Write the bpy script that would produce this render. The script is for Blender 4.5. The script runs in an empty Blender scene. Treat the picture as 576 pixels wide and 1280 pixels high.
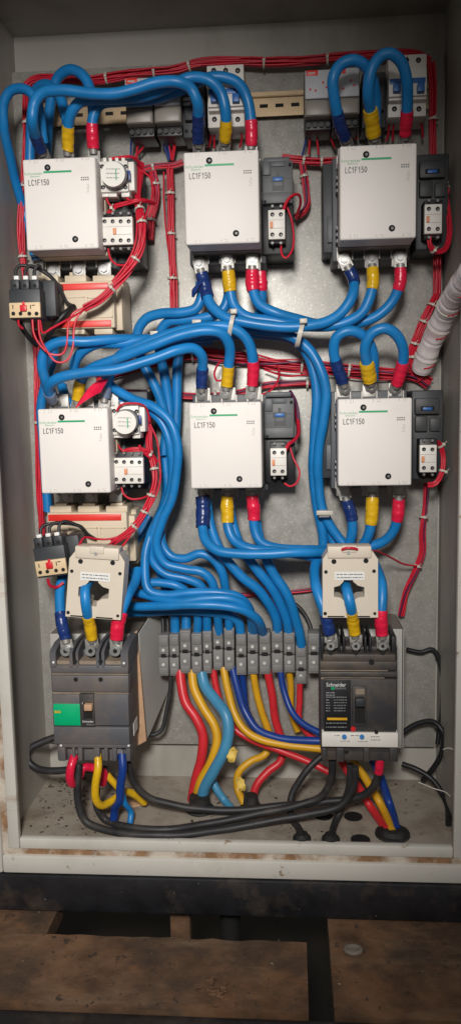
import bpy, bmesh, math, random
from mathutils import Vector, Matrix, noise
random.seed(7)
R = math.radians
S = bpy.context.scene
COL = S.collection

# ------------------------------------------------------------------ camera
H = 0.7786                       # camera height above the floor
FPX = 1000.0                     # focal length in photo pixels (576 x 1280)
CAM = Vector((0, 0, H))
ROT = (Matrix.Rotation(R(4.4), 3, 'Z') @ Matrix.Rotation(R(90 - 7.3), 3, 'X') @ Matrix.Rotation(R(-1.15), 3, 'Z'))
cd = bpy.data.cameras.new('camera')
cd.sensor_fit = 'VERTICAL'; cd.sensor_height = 36.0; cd.lens = 36.0 * FPX / 1280.0
cd.clip_start = 0.02; cd.clip_end = 100
cam = bpy.data.objects.new('camera', cd); COL.objects.link(cam)
cam.matrix_world = Matrix.Translation(CAM) @ ROT.to_4x4()
S.camera = cam

# ------------------------------------------------------------------ world, lamps, exposure
w = bpy.data.worlds.new('World'); S.world = w; w.use_nodes = True
bg = w.node_tree.nodes['Background']
bg.inputs[0].default_value = (1.0, 0.93, 0.84, 1); bg.inputs[1].default_value = 0.155
def spot(name, loc, target, power, size, cone, blend, color):
    l = bpy.data.lights.new(name, 'SPOT'); l.energy = power; l.color = color
    l.shadow_soft_size = size; l.spot_size = R(cone); l.spot_blend = blend
    o = bpy.data.objects.new(name, l); COL.objects.link(o); o.location = loc
    o.rotation_euler = (Vector(target) - Vector(loc)).to_track_quat('-Z', 'Y').to_euler()
    return o
spot('work_lamp', (-0.08, -0.40, H + 0.46), (-0.39, 1.30, H - 0.21), 132, 0.12, 61.5, 1.0, (1.0, 0.965, 0.925))
S.view_settings.view_transform = 'Standard'; S.view_settings.look = 'None'
S.view_settings.exposure = 0.0; S.view_settings.gamma = 1.0

FRONT, BACK, PLATE = 1.15, 1.38, 1.362

def P(u, v, y):
    d = ROT @ Vector(((u - 288) / FPX, -(v - 640) / FPX, -1.0))
    return CAM + d * (y / d.y)
def rect(u0, v0, u1, v1, y):
    uc, vc = (u0 + u1) / 2, (v0 + v1) / 2
    return P(u0, vc, y).x, P(u1, vc, y).x, P(uc, v1, y).z, P(uc, v0, y).z

# ------------------------------------------------------------------ materials
def mat(name, col, rough=0.5, metal=0.0, var=0.12, scale=30.0, bump=0.0, bscale=200.0, spots=None, spot_scale=25.0, spot_t=0.62, spot_w=0.06, spec=0.5, alpha=None):
    m = bpy.data.materials.new(name); m.use_nodes = True
    nt = m.node_tree; N = nt.nodes; L = nt.links
    b = N['Principled BSDF']
    b.inputs['Roughness'].default_value = rough; b.inputs['Metallic'].default_value = metal
    b.inputs['Specular IOR Level'].default_value = spec
    tc = N.new('ShaderNodeTexCoord')
    nz = N.new('ShaderNodeTexNoise'); nz.inputs['Scale'].default_value = scale; nz.inputs['Detail'].default_value = 6
    L.new(tc.outputs['Object'], nz.inputs['Vector'])
    rp = N.new('ShaderNodeValToRGB')
    lo = [c * (1 - var) for c in col]; hi = [min(1, c * (1 + var)) for c in col]
    rp.color_ramp.elements[0].position = 0.3; rp.color_ramp.elements[1].position = 0.7
    rp.color_ramp.elements[0].color = (*lo, 1); rp.color_ramp.elements[1].color = (*hi, 1)
    L.new(nz.outputs['Fac'], rp.inputs['Fac'])
    out = rp.outputs['Color']
    for k, sp in enumerate(spots or []):
        n2 = N.new('ShaderNodeTexNoise'); n2.inputs['Scale'].default_value = sp.get('scale', spot_scale)
        n2.inputs['Detail'].default_value = 8; n2.inputs['Roughness'].default_value = 0.65
        mp = N.new('ShaderNodeMapping'); mp.inputs['Location'].default_value = (k * 3.1 + 1.7, k * 1.3, 0.4)
        mp.inputs['Scale'].default_value = sp.get('stretch', (1, 1, 1))
        L.new(tc.outputs['Object'], mp.inputs['Vector']); L.new(mp.outputs['Vector'], n2.inputs['Vector'])
        r2 = N.new('ShaderNodeValToRGB'); t = sp.get('t', spot_t); ww = sp.get('w', spot_w)
        r2.color_ramp.elements[0].position = t; r2.color_ramp.elements[1].position = min(1, t + ww)
        r2.color_ramp.elements[0].color = (0, 0, 0, 1); a = sp.get('a', 1.0); r2.color_ramp.elements[1].color = (a, a, a, 1)
        L.new(n2.outputs['Fac'], r2.inputs['Fac'])
        mx = N.new('ShaderNodeMix'); mx.data_type = 'RGBA'
        L.new(r2.outputs['Color'], mx.inputs[0]); L.new(out, mx.inputs[6]); mx.inputs[7].default_value = (*sp['col'], 1)
        out = mx.outputs[2]
    L.new(out, b.inputs['Base Color'])
    rr = N.new('ShaderNodeMapRange'); rr.inputs['To Min'].default_value = max(0.02, rough - 0.08); rr.inputs['To Max'].default_value = min(1, rough + 0.1)
    L.new(nz.outputs['Fac'], rr.inputs['Value']); L.new(rr.outputs['Result'], b.inputs['Roughness'])
    if bump:
        n3 = N.new('ShaderNodeTexNoise'); n3.inputs['Scale'].default_value = bscale; n3.inputs['Detail'].default_value = 4
        L.new(tc.outputs['Object'], n3.inputs['Vector'])
        bp = N.new('ShaderNodeBump'); bp.inputs['Strength'].default_value = bump; bp.inputs['Distance'].default_value = 0.002
        L.new(n3.outputs['Fac'], bp.inputs['Height']); L.new(bp.outputs['Normal'], b.inputs['Normal'])
    if alpha is not None: b.inputs['Alpha'].default_value = alpha
    return m
DUST = (0.30, 0.25, 0.19)
M = {}
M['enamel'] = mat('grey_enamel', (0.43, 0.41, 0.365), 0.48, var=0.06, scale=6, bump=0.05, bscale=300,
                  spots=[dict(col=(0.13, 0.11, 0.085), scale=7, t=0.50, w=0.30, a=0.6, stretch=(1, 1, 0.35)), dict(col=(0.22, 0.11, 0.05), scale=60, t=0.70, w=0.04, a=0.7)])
M['enamel_frame'] = mat('frame_enamel', (0.62, 0.60, 0.55), 0.4, var=0.05, scale=8, bump=0.04, bscale=300,
                  spots=[dict(col=(0.26, 0.14, 0.065), scale=38, t=0.63, w=0.05, a=0.75), dict(col=(0.34, 0.2, 0.1), scale=9, t=0.62, w=0.12, a=0.6, stretch=(0.6, 1, 2.5)), dict(col=(0.42, 0.37, 0.30), scale=7, t=0.55, w=0.2, a=0.4)])
M['floor_enamel'] = mat('dirty_enamel', (0.37, 0.325, 0.27), 0.65, var=0.2, scale=12, bump=0.1, bscale=200,
                  spots=[dict(col=(0.17, 0.12, 0.08), scale=11, t=0.47, w=0.22, a=0.75), dict(col=(0.10, 0.07, 0.05), scale=45, t=0.58, w=0.1, a=0.6), dict(col=(0.05, 0.04, 0.03), scale=70, t=0.66, w=0.03, a=0.9)])
M['rust'] = mat('rust', (0.28, 0.155, 0.08), 0.85, var=0.3, scale=40, bump=0.3, bscale=260,
                spots=[dict(col=(0.58, 0.52, 0.44), scale=14, t=0.45, w=0.14)])
M['plate'] = mat('galvanised_plate', (0.41, 0.40, 0.365), 0.42, 0.3, var=0.10, scale=60, bump=0.10, bscale=500,
                 spots=[dict(col=(0.62, 0.60, 0.57), scale=230, t=0.56, w=0.06, a=0.6), dict(col=(0.20, 0.19, 0.175), scale=260, t=0.58, w=0.06, a=0.55), dict(col=(0.36, 0.32, 0.26), scale=5, t=0.5, w=0.3, a=0.5)])
M['zinc'] = mat('zinc_sheet', (0.50, 0.49, 0.46), 0.5, 0.2, var=0.06, scale=10, bump=0.04)
M['brass'] = mat('yellow_zinc', (0.42, 0.31, 0.19), 0.42, 0.6, var=0.12, scale=25)
M['black_steel'] = mat('black_painted_steel', (0.013, 0.013, 0.016), 0.5, var=0.3, scale=30, bump=0.15, bscale=150,
                spots=[dict(col=(0.10, 0.075, 0.055), scale=16, t=0.52, w=0.2, a=0.6), dict(col=(0.45, 0.43, 0.40), scale=70, t=0.70, w=0.02)])
M['white'] = mat('white_plastic', (0.79, 0.748, 0.715), 0.5, var=0.02, scale=12, spec=0.25,
                 spots=[dict(col=(0.62, 0.53, 0.42), scale=13, t=0.60, w=0.25, a=0.28)])
M['white2'] = mat('cream_white_plastic', (0.76, 0.73, 0.68), 0.45, var=0.03, scale=30)
M['cream'] = mat('cream_plastic', (0.63, 0.53, 0.39), 0.5, var=0.05, scale=20, spots=[dict(col=(0.40, 0.31, 0.2), scale=22, t=0.6, w=0.2, a=0.35)])
M['ct_cream'] = mat('warm_cream_plastic', (0.66, 0.585, 0.48), 0.5, var=0.04, scale=20, spots=[dict(col=(0.45, 0.35, 0.23), scale=16, t=0.58, w=0.25, a=0.35)])
M['beige'] = mat('beige_plastic', (0.66, 0.50, 0.30), 0.5, var=0.05)
M['dark'] = mat('dark_plastic', (0.032, 0.036, 0.042), 0.5, var=0.2, scale=25, spots=[dict(col=(0.13, 0.115, 0.095), scale=15, t=0.55, w=0.25, a=0.4)])
M['black'] = mat('black_plastic', (0.012, 0.012, 0.014), 0.45, var=0.2)
M['grey'] = mat('grey_plastic', (0.095, 0.103, 0.112), 0.5, var=0.08, spots=[dict(col=(0.22, 0.19, 0.16), scale=15, t=0.55, w=0.25, a=0.4)])
M['mccb'] = mat('breaker_grey_plastic', (0.098, 0.100, 0.112), 0.5, var=0.06, scale=15, spots=[dict(col=(0.24, 0.175, 0.12), scale=11, t=0.46, w=0.28, a=0.6), dict(col=(0.2, 0.15, 0.11), scale=60, t=0.64, w=0.06, a=0.4)])
M['mccb2'] = mat('breaker_dark_plastic', (0.042, 0.041, 0.044), 0.5, var=0.1, scale=15, spots=[dict(col=(0.17, 0.12, 0.075), scale=12, t=0.47, w=0.25, a=0.6)])
M['dustgap'] = mat('dusty_ledge', (0.26, 0.205, 0.155), 0.8, var=0.2, scale=60)
M['conn'] = mat('grey_connector_plastic', (0.20, 0.195, 0.19), 0.55, var=0.08, scale=60, spots=[dict(col=(0.30, 0.26, 0.21), scale=40, t=0.55, w=0.2, a=0.4)])
M['darkscrew'] = mat('dark_screw', (0.16, 0.155, 0.15), 0.5, 0.5, var=0.12, scale=120)
M['logo'] = mat('pale_green_print', (0.16, 0.42, 0.22), 0.5, var=0.05)
M['steel'] = mat('tinned_metal', (0.40, 0.385, 0.36), 0.5, 0.6, var=0.12, scale=80)
M['bolt'] = mat('zinc_bolt', (0.46, 0.46, 0.45), 0.42, 0.75, var=0.12, scale=120)
M['blue'] = mat('blue_insulation', (0.009, 0.195, 0.51), 0.38, var=0.16, scale=22, bump=0.05, bscale=90, spots=[dict(col=(0.13, 0.25, 0.38), scale=26, t=0.58, w=0.2, a=0.45), dict(col=(0.03, 0.09, 0.2), scale=70, t=0.68, w=0.06, a=0.5)])
M['skyblue'] = mat('light_blue_insulation', (0.06, 0.26, 0.44), 0.4, var=0.1, scale=25, spots=[dict(col=(0.12, 0.14, 0.15), scale=30, t=0.6, w=0.2, a=0.4)])
M['dkblue'] = mat('dark_blue_insulation', (0.008, 0.045, 0.25), 0.38, var=0.1)
M['red'] = mat('red_insulation', (0.62, 0.025, 0.035), 0.38, var=0.1, scale=25)
M['yellow'] = mat('yellow_insulation', (0.68, 0.36, 0.015), 0.4, var=0.1, scale=25)
M['blackcab'] = mat('black_insulation', (0.022, 0.022, 0.024), 0.5, var=0.2, scale=40, spots=[dict(col=(0.13, 0.11, 0.09), scale=18, t=0.52, w=0.25, a=0.5)])
M['t_navy'] = mat('navy_tape', (0.012, 0.035, 0.16), 0.25, var=0.25, scale=90, bump=0.25, bscale=260)
M['t_yellow'] = mat('yellow_tape', (0.72, 0.43, 0.012), 0.25, var=0.12, scale=90, bump=0.25, bscale=260)
M['t_red'] = mat('red_tape', (0.75, 0.015, 0.06), 0.25, var=0.12, scale=90, bump=0.25, bscale=260)
M['t_clear'] = mat('greyish_tape', (0.16, 0.2, 0.30), 0.2, var=0.2, scale=60)
M['wire'] = mat('red_wire', (0.58, 0.012, 0.035), 0.4, var=0.15, scale=15)
M['wireblue'] = mat('blue_wire', (0.02, 0.05, 0.22), 0.4, var=0.15)
M['wirepurple'] = mat('purple_wire', (0.10, 0.02, 0.07), 0.4, var=0.15)
M['tie'] = mat('white_nylon', (0.56, 0.52, 0.45), 0.4, var=0.05)
M['strip_red'] = mat('red_strip', (0.75, 0.035, 0.025), 0.4, var=0.06)
M['orange'] = mat('orange_tab', (0.75, 0.28, 0.13), 0.5, var=0.05)
M['green'] = mat('green_print', (0.0, 0.34, 0.13), 0.45, var=0.06)
M['greenlabel'] = mat('green_label', (0.0, 0.42, 0.17), 0.4, var=0.04)
M['print'] = mat('grey_print', (0.17, 0.165, 0.16), 0.5, var=0.05)
M['faint'] = mat('faint_grey_print', (0.50, 0.47, 0.44), 0.5, var=0.05)
M['whiteprint'] = mat('white_print', (0.78, 0.78, 0.76), 0.5, var=0.03)
M['greyprint'] = mat('dim_white_print', (0.26, 0.27, 0.28), 0.5, var=0.05)
M['bluedial'] = mat('blue_dial', (0.05, 0.22, 0.52), 0.4, var=0.05)
M['bluelever'] = mat('blue_lever', (0.02, 0.13, 0.42), 0.4, var=0.06)
M['redbtn'] = mat('red_button', (0.62, 0.02, 0.03), 0.35, var=0.05)
M['labelgrey'] = mat('pale_grey_label', (0.46, 0.47, 0.50), 0.5, var=0.05, scale=40)
M['browngrey'] = mat('brown_grey_plastic', (0.20, 0.175, 0.15), 0.5, var=0.12)
M['spiral'] = mat('clear_spiral_wrap', (0.88, 0.80, 0.79), 0.2, var=0.14, scale=40, bump=0.4, bscale=110, spec=0.7, spots=[dict(col=(0.62, 0.36, 0.40), scale=24, t=0.52, w=0.2, a=0.6), dict(col=(0.25, 0.2, 0.2), scale=50, t=0.62, w=0.08, a=0.5)])
M['parcel'] = mat('brown_card_edge', (0.52, 0.32, 0.19), 0.6, var=0.12, scale=30)
M['yelpaper'] = mat('yellow_tag', (0.75, 0.52, 0.10), 0.55, var=0.15, scale=90)
M['hole'] = mat('dark_void', (0.006, 0.006, 0.006), 0.8, var=0.1)
M['rubber'] = mat('black_rubber', (0.015, 0.015, 0.015), 0.7, var=0.3, spots=[dict(col=(0.1, 0.08, 0.06), scale=30, t=0.55, w=0.2, a=0.5)])
M['rustplate'] = mat('dusty_rusted_steel', (0.155, 0.083, 0.044), 0.85, var=0.45, scale=26, bump=0.8, bscale=90,
                spots=[dict(col=(0.05, 0.036, 0.027), scale=8, t=0.46, w=0.2, a=0.8), dict(col=(0.24, 0.16, 0.10), scale=20, t=0.55, w=0.15, a=0.6, stretch=(0.3, 1, 1)), dict(col=(0.27, 0.12, 0.045), scale=11, t=0.54, w=0.16, a=0.6), dict(col=(0.03, 0.024, 0.02), scale=34, t=0.62, w=0.05, a=0.8), dict(col=(0.5, 0.45, 0.38), scale=85, t=0.70, w=0.02)])
M['concrete'] = mat('gap_shade_dusty_concrete', (0.022, 0.018, 0.014), 0.9, var=0.3, scale=15, bump=0.4, bscale=80)  # base kept near black: shade down in the floor gaps put into the colour
M['debris'] = mat('dark_debris', (0.075, 0.05, 0.034), 0.9, var=0.4, scale=60)

# ------------------------------------------------------------------ mesh helpers
def nb(): return bmesh.new()
def box(bm, x0, x1, y0, y1, z0, z1, bev=0.0, seg=2):
    if x0 > x1: x0, x1 = x1, x0
    if y0 > y1: y0, y1 = y1, y0
    if z0 > z1: z0, z1 = z1, z0
    mtx = Matrix.Translation(((x0 + x1) / 2, (y0 + y1) / 2, (z0 + z1) / 2)) @ Matrix.Diagonal((x1 - x0, y1 - y0, z1 - z0, 1))
    g = bmesh.ops.create_cube(bm, size=1.0, matrix=mtx)
    if bev:
        bev = min(bev, 0.45 * min(x1 - x0, y1 - y0, z1 - z0))
        es = {e for v in g['verts'] for e in v.link_edges}
        bmesh.ops.bevel(bm, geom=list(es), offset=bev, segments=seg, affect='EDGES', profile=0.5)
    return bm
def pbox(bm, u0, v0, u1, v1, yf, depth, bev=0.0):
    x0, x1, z0, z1 = rect(u0, v0, u1, v1, yf)
    return box(bm, x0, x1, yf, yf + depth, z0, z1, bev)
def cyl(bm, p0, p1, r0, r1=None, seg=16, caps=True):
    p0 = Vector(p0); p1 = Vector(p1); r1 = r0 if r1 is None else r1
    d = p1 - p0
    q = Vector((0, 0, 1)).rotation_difference(d.normalized()).to_matrix().to_4x4()
    bmesh.ops.create_cone(bm, cap_ends=caps, segments=seg, radius1=r0, radius2=r1, depth=d.length, matrix=Matrix.Translation((p0 + p1) / 2) @ q)
    return bm
def pcyl(bm, u, v, yf, depth, rpx, seg=16):
    c = P(u, v, yf); r = rpx * 1.0 * (yf / FPX)
    return cyl(bm, c, c + Vector((0, depth, 0)), r, seg=seg)
def prism(bm, pts, y0, y1):
    a = [bm.verts.new((x, y0, z)) for x, z in pts]; b = [bm.verts.new((x, y1, z)) for x, z in pts]
    n = len(pts); bm.faces.new(a); bm.faces.new(b[::-1])
    for i in range(n): bm.faces.new((a[i], b[i], b[(i + 1) % n], a[(i + 1) % n]))
    bmesh.ops.recalc_face_normals(bm, faces=bm.faces[:]); return bm
def catmull(pts, per=10):
    p = [Vector(q) for q in pts]
    if len(p) < 3:
        return [p[0].lerp(p[-1], i / per) for i in range(per + 1)]
    ext = [p[0] * 2 - p[1]] + p + [p[-1] * 2 - p[-2]]; out = []
    def tj(t, a, b): return t + max(1e-6, (b - a).length) ** 0.5
    for i in range(1, len(ext) - 2):
        a, b, c, d = ext[i - 1:i + 3]
        t0 = 0; t1 = tj(t0, a, b); t2 = tj(t1, b, c); t3 = tj(t2, c, d)
        for k in range(per):
            t = t1 + (t2 - t1) * k / per
            A1 = a * ((t1 - t) / (t1 - t0)) + b * ((t - t0) / (t1 - t0)); A2 = b * ((t2 - t) / (t2 - t1)) + c * ((t - t1) / (t2 - t1)); A3 = c * ((t3 - t) / (t3 - t2)) + d * ((t - t2) / (t3 - t2))
            B1 = A1 * ((t2 - t) / (t2 - t0)) + A2 * ((t - t0) / (t2 - t0)); B2 = A2 * ((t3 - t) / (t3 - t1)) + A3 * ((t - t1) / (t3 - t1))
            out.append(B1 * ((t2 - t) / (t2 - t1)) + B2 * ((t - t1) / (t2 - t1)))
    out.append(p[-1]); return out
def frames(path):
    n = len(path); T = []
    for i in range(n):
        T.append((path[min(n - 1, i + 1)] - path[max(0, i - 1)]).normalized())
    up = Vector((0, 1, 0))
    if abs(T[0].dot(up)) > 0.95: up = Vector((1, 0, 0))
    nrm = (up - T[0] * up.dot(T[0])).normalized(); F = []
    for i in range(n):
        nrm = nrm - T[i] * nrm.dot(T[i]); nrm.normalize()
        F.append((T[i], nrm, T[i].cross(nrm)))
    return F
def tube(bm, path, r, seg=12, caps=True):
    F = frames(path); rings = []
    for i, p in enumerate(path):
        rr = r(i) if callable(r) else r
        rings.append([bm.verts.new(p + (F[i][1] * math.cos(a) + F[i][2] * math.sin(a)) * rr) for a in [2 * math.pi * k / seg for k in range(seg)]])
    for i in range(len(rings) - 1):
        for k in range(seg):
            bm.faces.new((rings[i][k], rings[i][(k + 1) % seg], rings[i + 1][(k + 1) % seg], rings[i + 1][k]))
    if caps: bm.faces.new(rings[0][::-1]); bm.faces.new(rings[-1])
    return bm
ORG = {}
def thing(name, label, cat, loc, group=None):
    o = bpy.data.objects.new(name, None); COL.objects.link(o); o.empty_display_size = 0.02
    o.location = loc; o['label'] = label; o['category'] = cat
    if group: o['group'] = group
    ORG[o.name] = Vector(loc); return o
def put(name, bm, m, parent=None, label=None, rot=None, angle=38):
    """link the bmesh (world coordinates) as one mesh under parent; rot = (centre, angle about y)"""
    if rot: bmesh.ops.rotate(bm, cent=rot[0], matrix=Matrix.Rotation(rot[1], 3, 'Y'), verts=bm.verts)
    org = ORG[parent.name] if parent is not None else Vector((0, 0, 0))
    bmesh.ops.translate(bm, vec=-org, verts=bm.verts)
    me = bpy.data.meshes.new(name); bm.to_mesh(me); bm.free()
    me.materials.append(M[m]); me.shade_smooth(); me.set_sharp_from_angle(angle=R(angle))
    o = bpy.data.objects.new(name, me); COL.objects.link(o)
    if parent is not None: o.parent = parent; ORG[o.name] = org
    if label: o['label'] = label
    return o
def single(name, bm, m, label, cat, loc=None, group=None, kind=None):
    loc = Vector(loc) if loc is not None else sum((v.co for v in bm.verts), Vector()) / len(bm.verts)
    bmesh.ops.translate(bm, vec=-loc, verts=bm.verts)
    o = put(name, bm, m); o.location = loc; ORG[o.name] = Vector((0, 0, 0)) + loc
    o['label'] = label; o['category'] = cat
    if group: o['group'] = group
    if kind: o['kind'] = kind
    return o
def struct(name, bm, m):
    o = put(name, bm, m); o['kind'] = 'structure'; return o
KIDS = {}
def copy_tree(o, parent=None):
    c = o.copy(); COL.objects.link(c)
    if parent is not None: c.parent = parent
    for ch in list(o.children): copy_tree(ch, c)
    return c
TXT = {}
def text(s, x0, x1, zc, y, m, parent, name='marking', vertical=False, rot=None, hscale=1.0, center=False):
    """lettering s spanning x0..x1 on the plane y, centred on zc (vertical: spans z x0..x1 at x = zc)"""
    if s not in TXT:
        c = bpy.data.curves.new('t', 'FONT'); c.body = s; c.extrude = 0.02; c.resolution_u = 2
        o = bpy.data.objects.new('t', c); COL.objects.link(o)
        dg = bpy.context.evaluated_depsgraph_get()
        me = bpy.data.meshes.new_from_object(o.evaluated_get(dg))
        TXT[s] = [tuple(v.co) for v in me.vertices], [tuple(p.vertices) for p in me.polygons]
        bpy.data.objects.remove(o); bpy.data.meshes.remove(me)
    V, Fc = TXT[s]
    xa = min(v[0] for v in V); xb = max(v[0] for v in V); ya = min(v[1] for v in V); yb = max(v[1] for v in V)
    k = abs(x1 - x0) / (xb - xa); bm = nb(); vs = []
    for X, Y, Z in V:
        a = (X - xa) * k; b = (Y - (ya + yb) / 2) * k * hscale; d = y - 0.0002 - Z * 0.01
        vs.append(bm.verts.new((zc - b, d, x0 + a) if vertical else (x0 + a, d, zc + b)))
    for f in Fc:
        try: bm.faces.new([vs[i] for i in f])
        except ValueError: pass
    return put(name, bm, m, parent, rot=rot)
def ptext(s, u0, u1, v, y, m, parent, **k):
    return text(s, P(u0, v, y).x, P(u1, v, y).x, P((u0 + u1) / 2, v, y).z, y, m, parent, **k)
def bars(bm, u0, v0, u1, rows, step, y, th=0.9, seed=0):
    """rows of short dashes: print too fine to read"""
    rd = random.Random(seed)
    for r in range(rows):
        u = u0; v = v0 + r * step
        while u < u1 - 1:
            l = min(u1, u + rd.uniform(1.2, 4.5)); pbox(bm, u, v - th / 2, l, v + th / 2, y - 0.0003, 0.0006); u = l + rd.uniform(0.5, 1.2)
    return bm

def disc_parts(name, spots, m, parent, y, dp, rpx, seg=12, rot=None):
    """each hole or screw head a mesh of its own; spots = photo pixel centres"""
    for a, b in spots:
        bm = nb(); pcyl(bm, a, b, y, dp, rpx, seg); put(name, bm, m, parent, rot=rot)

GLY = {'L': [[(0, 1), (0, 0), (.8, 0)]], 'C': [[(.85, .82), (.6, 1), (.25, 1), (0, .75), (0, .25), (.25, 0), (.6, 0), (.85, .18)]], '1': [[(.12, .76), (.5, 1), (.5, 0)]], 'F': [[(.8, 1), (0, 1), (0, 0)], [(0, .52), (.65, .52)]],
       '5': [[(.8, 1), (.12, 1), (.05, .55), (.45, .64), (.8, .45), (.8, .18), (.5, 0), (.2, 0), (0, .14)]], '0': [[(.4, 1), (.1, .8), (.0, .5), (.1, .2), (.4, 0), (.7, .2), (.8, .5), (.7, .8), (.4, 1)]]}
def stroke_text(s, x0, x1, zc, h, y, m, parent, wgt=.00055, name='marking'):
    """plain technical lettering out of flat strokes"""
    bm = nb(); st = (x1 - x0) / (len(s) - .2); w_ = st * .78
    for i, ch in enumerate(s):
        for pl_ in GLY[ch]:
            pts = [Vector((x0 + i * st + a * w_, zc - h / 2 + b * h)) for a, b in pl_]
            for a, b in zip(pts, pts[1:]):
                d = (b - a).normalized(); n = Vector((-d.y, d.x)) * wgt; e = d * wgt * .6
                bm.faces.new([bm.verts.new((q.x, y - .0004, q.y)) for q in (a - e - n, b + e - n, b + e + n, a - e + n)])
    bmesh.ops.recalc_face_normals(bm, faces=bm.faces[:])
    g = bmesh.ops.extrude_face_region(bm, geom=bm.faces[:]); bmesh.ops.translate(bm, vec=(0, .0008, 0), verts=[q for q in g['geom'] if isinstance(q, bmesh.types.BMVert)])
    return put(name, bm, m, parent)

M['lowface_lit'] = mat('lit_brown_grey_plastic', (0.27, 0.245, 0.215), 0.4, var=0.12)  # brown-grey relay plastic lightened: light on the lower face put into the colour

M['brightscrew'] = mat('dull_bright_screw', (0.66, 0.65, 0.62), 0.5, 0.2, var=0.1, scale=200)

# ================================================================== setting
XL, XR = -0.4306, 0.2368          # door opening, left and right
ZB, ZT = H - 0.660, H + 0.600     # door opening, bottom and top
IL, IR = XL - 0.018, XR + 0.014   # inner faces of the side walls
IB, IT = ZB - 0.004, H + 0.616
bm = nb(); box(bm, -3, 3, -2.0, 3.0, -0.60, -0.36); struct('floor', bm, 'concrete')

def plank(name, label, x0, x1, y0, y1, z0, z1, jag_back=False, seed=0):
    """thick dusty plate with an uneven back edge"""
    rd = random.Random(seed); bm = nb(); n = 46
    pts = [(x0, y0), (x1, y0)]
    back = []
    for i in range(n + 1):
        x = x1 + (x0 - x1) * i / n
        back.append((x, y1 + (rd.uniform(-1, 1) * 0.0016 + 0.002 * noise.noise(Vector((x * 30, seed, 0))) if jag_back else 0)))
    pts += back
    a = [bm.verts.new((x, y, z1)) for x, y in pts]; b = [bm.verts.new((x, y, z0)) for x, y in pts]
    bm.faces.new(a); bm.faces.new(b[::-1]); m_ = len(pts)
    for i in range(m_): bm.faces.new((a[i], b[i], b[(i + 1) % m_], a[(i + 1) % m_]))
    bmesh.ops.recalc_face_normals(bm, faces=bm.faces[:])
    return single(name, bm, 'rustplate', label, 'floor plate')
def Pf(u, v, z):
    d = ROT @ Vector(((u - 288) / FPX, -(v - 640) / FPX, -1.0))
    return CAM + d * ((z - CAM.z) / d.z)
ZF = -0.002
a0 = Pf(0, 1166, ZF); b0 = Pf(390, 1262, ZF); c0 = Pf(414, 1215, ZF); e0 = Pf(288, 1264, ZF)
plank('floor_plate', 'wide rusty brown floor plate with ragged back edge before the dark gap', -0.9, Pf(384, 1215, ZF).x, e0.y, a0.y, ZF - 0.03, ZF, True, 3)
plank('floor_plate', 'brown floor plate at the right with a round bolt hole, touching the black plinth', c0.x, 0.95, e0.y - 0.002, FRONT + 0.03, ZF - 0.034, ZF - 0.001, False, 5)
plank('floor_plate', 'small brown floor plate corner left of the dark gap under the plinth', -0.9, Pf(66, 1150, ZF).x, a0.y + 0.003, FRONT + 0.03, ZF - 0.03, ZF - 0.0015, False, 8)
bm = nb(); box(bm, -0.9, 0.95, e0.y - 0.24, e0.y - 0.0035, ZF - 0.05, ZF - 0.005, 0.004)
single('floor_plate', bm, 'black_steel', 'dark steel floor strip along the bottom edge in front of the brown plates', 'floor plate')
bm = nb(); q = Pf(441, 1188, ZF); tube(bm, [q + Vector((0.011 * math.cos(a), 0.008 * math.sin(a), 0.001)) for a in [2 * math.pi * i / 20 for i in range(21)]], 0.0032, 8)
cyl(bm, q + Vector((0, 0, -0.003)), q + Vector((0, 0, 0.0012)), 0.0085, seg=18)
single('bolt_head', bm, 'browngrey', 'rusty round bolt head set in the right brown floor plate', 'bolt')
for k, (u, lab) in enumerate([(222, 'thin brown upright bar in the dark gap under the cabinet, left of its neighbour'), (285, 'broader dark upright pipe in the gap under the cabinet, nearest the right plate')]):
    q = Pf(u, 1150, -0.02); bm = nb()
    if k: cyl(bm, (q.x, 1.205, -0.359), (q.x, 1.205, -0.001), 0.017)
    else: box(bm, q.x - 0.016, q.x + 0.016, 1.185, 1.215, -0.359, -0.001, 0.002)
    single('support_post', bm, 'rubber' if k else 'rustplate', lab, 'support post')
# litter on the plate
bm = nb(); rd = random.Random(4); q = Pf(270, 1240, ZF)
for i in range(46):
    c = q + Vector((rd.gauss(0, 0.011), rd.gauss(0, 0.010), rd.uniform(0.0, 0.006)))
    r = rd.uniform(0.001, 0.004); g = bmesh.ops.create_icosphere(bm, subdivisions=1, radius=r, matrix=Matrix.Translation(c) @ Matrix.Rotation(rd.uniform(0, 3), 4, 'X') @ Matrix.Diagonal((rd.uniform(.5, 2), rd.uniform(.5, 1.5), rd.uniform(.4, 1), 1)))
single('litter', bm, 'rustplate', 'small heap of crumbly litter on the brown floor plate', 'litter', kind='stuff')

bm = nb(); rd = random.Random(21)
for i in range(200):
    u, v = rd.uniform(0, 576), rd.uniform(1152, 1262)
    if 372 < u < 418 or (v < 1172 and u < 420): continue
    q = Pf(u, v, ZF); r = rd.choice([.0006, .0009, .0013, .0019])
    bmesh.ops.create_icosphere(bm, subdivisions=1, radius=r, matrix=Matrix.Translation(q) @ Matrix.Rotation(rd.uniform(0, 3), 4, 'Z') @ Matrix.Diagonal((rd.uniform(.6, 2), rd.uniform(.6, 1.3), .7, 1)))
single('grit', bm, 'debris', 'fine dark grit strewn over the brown floor plates', 'grit', kind='stuff')
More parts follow.
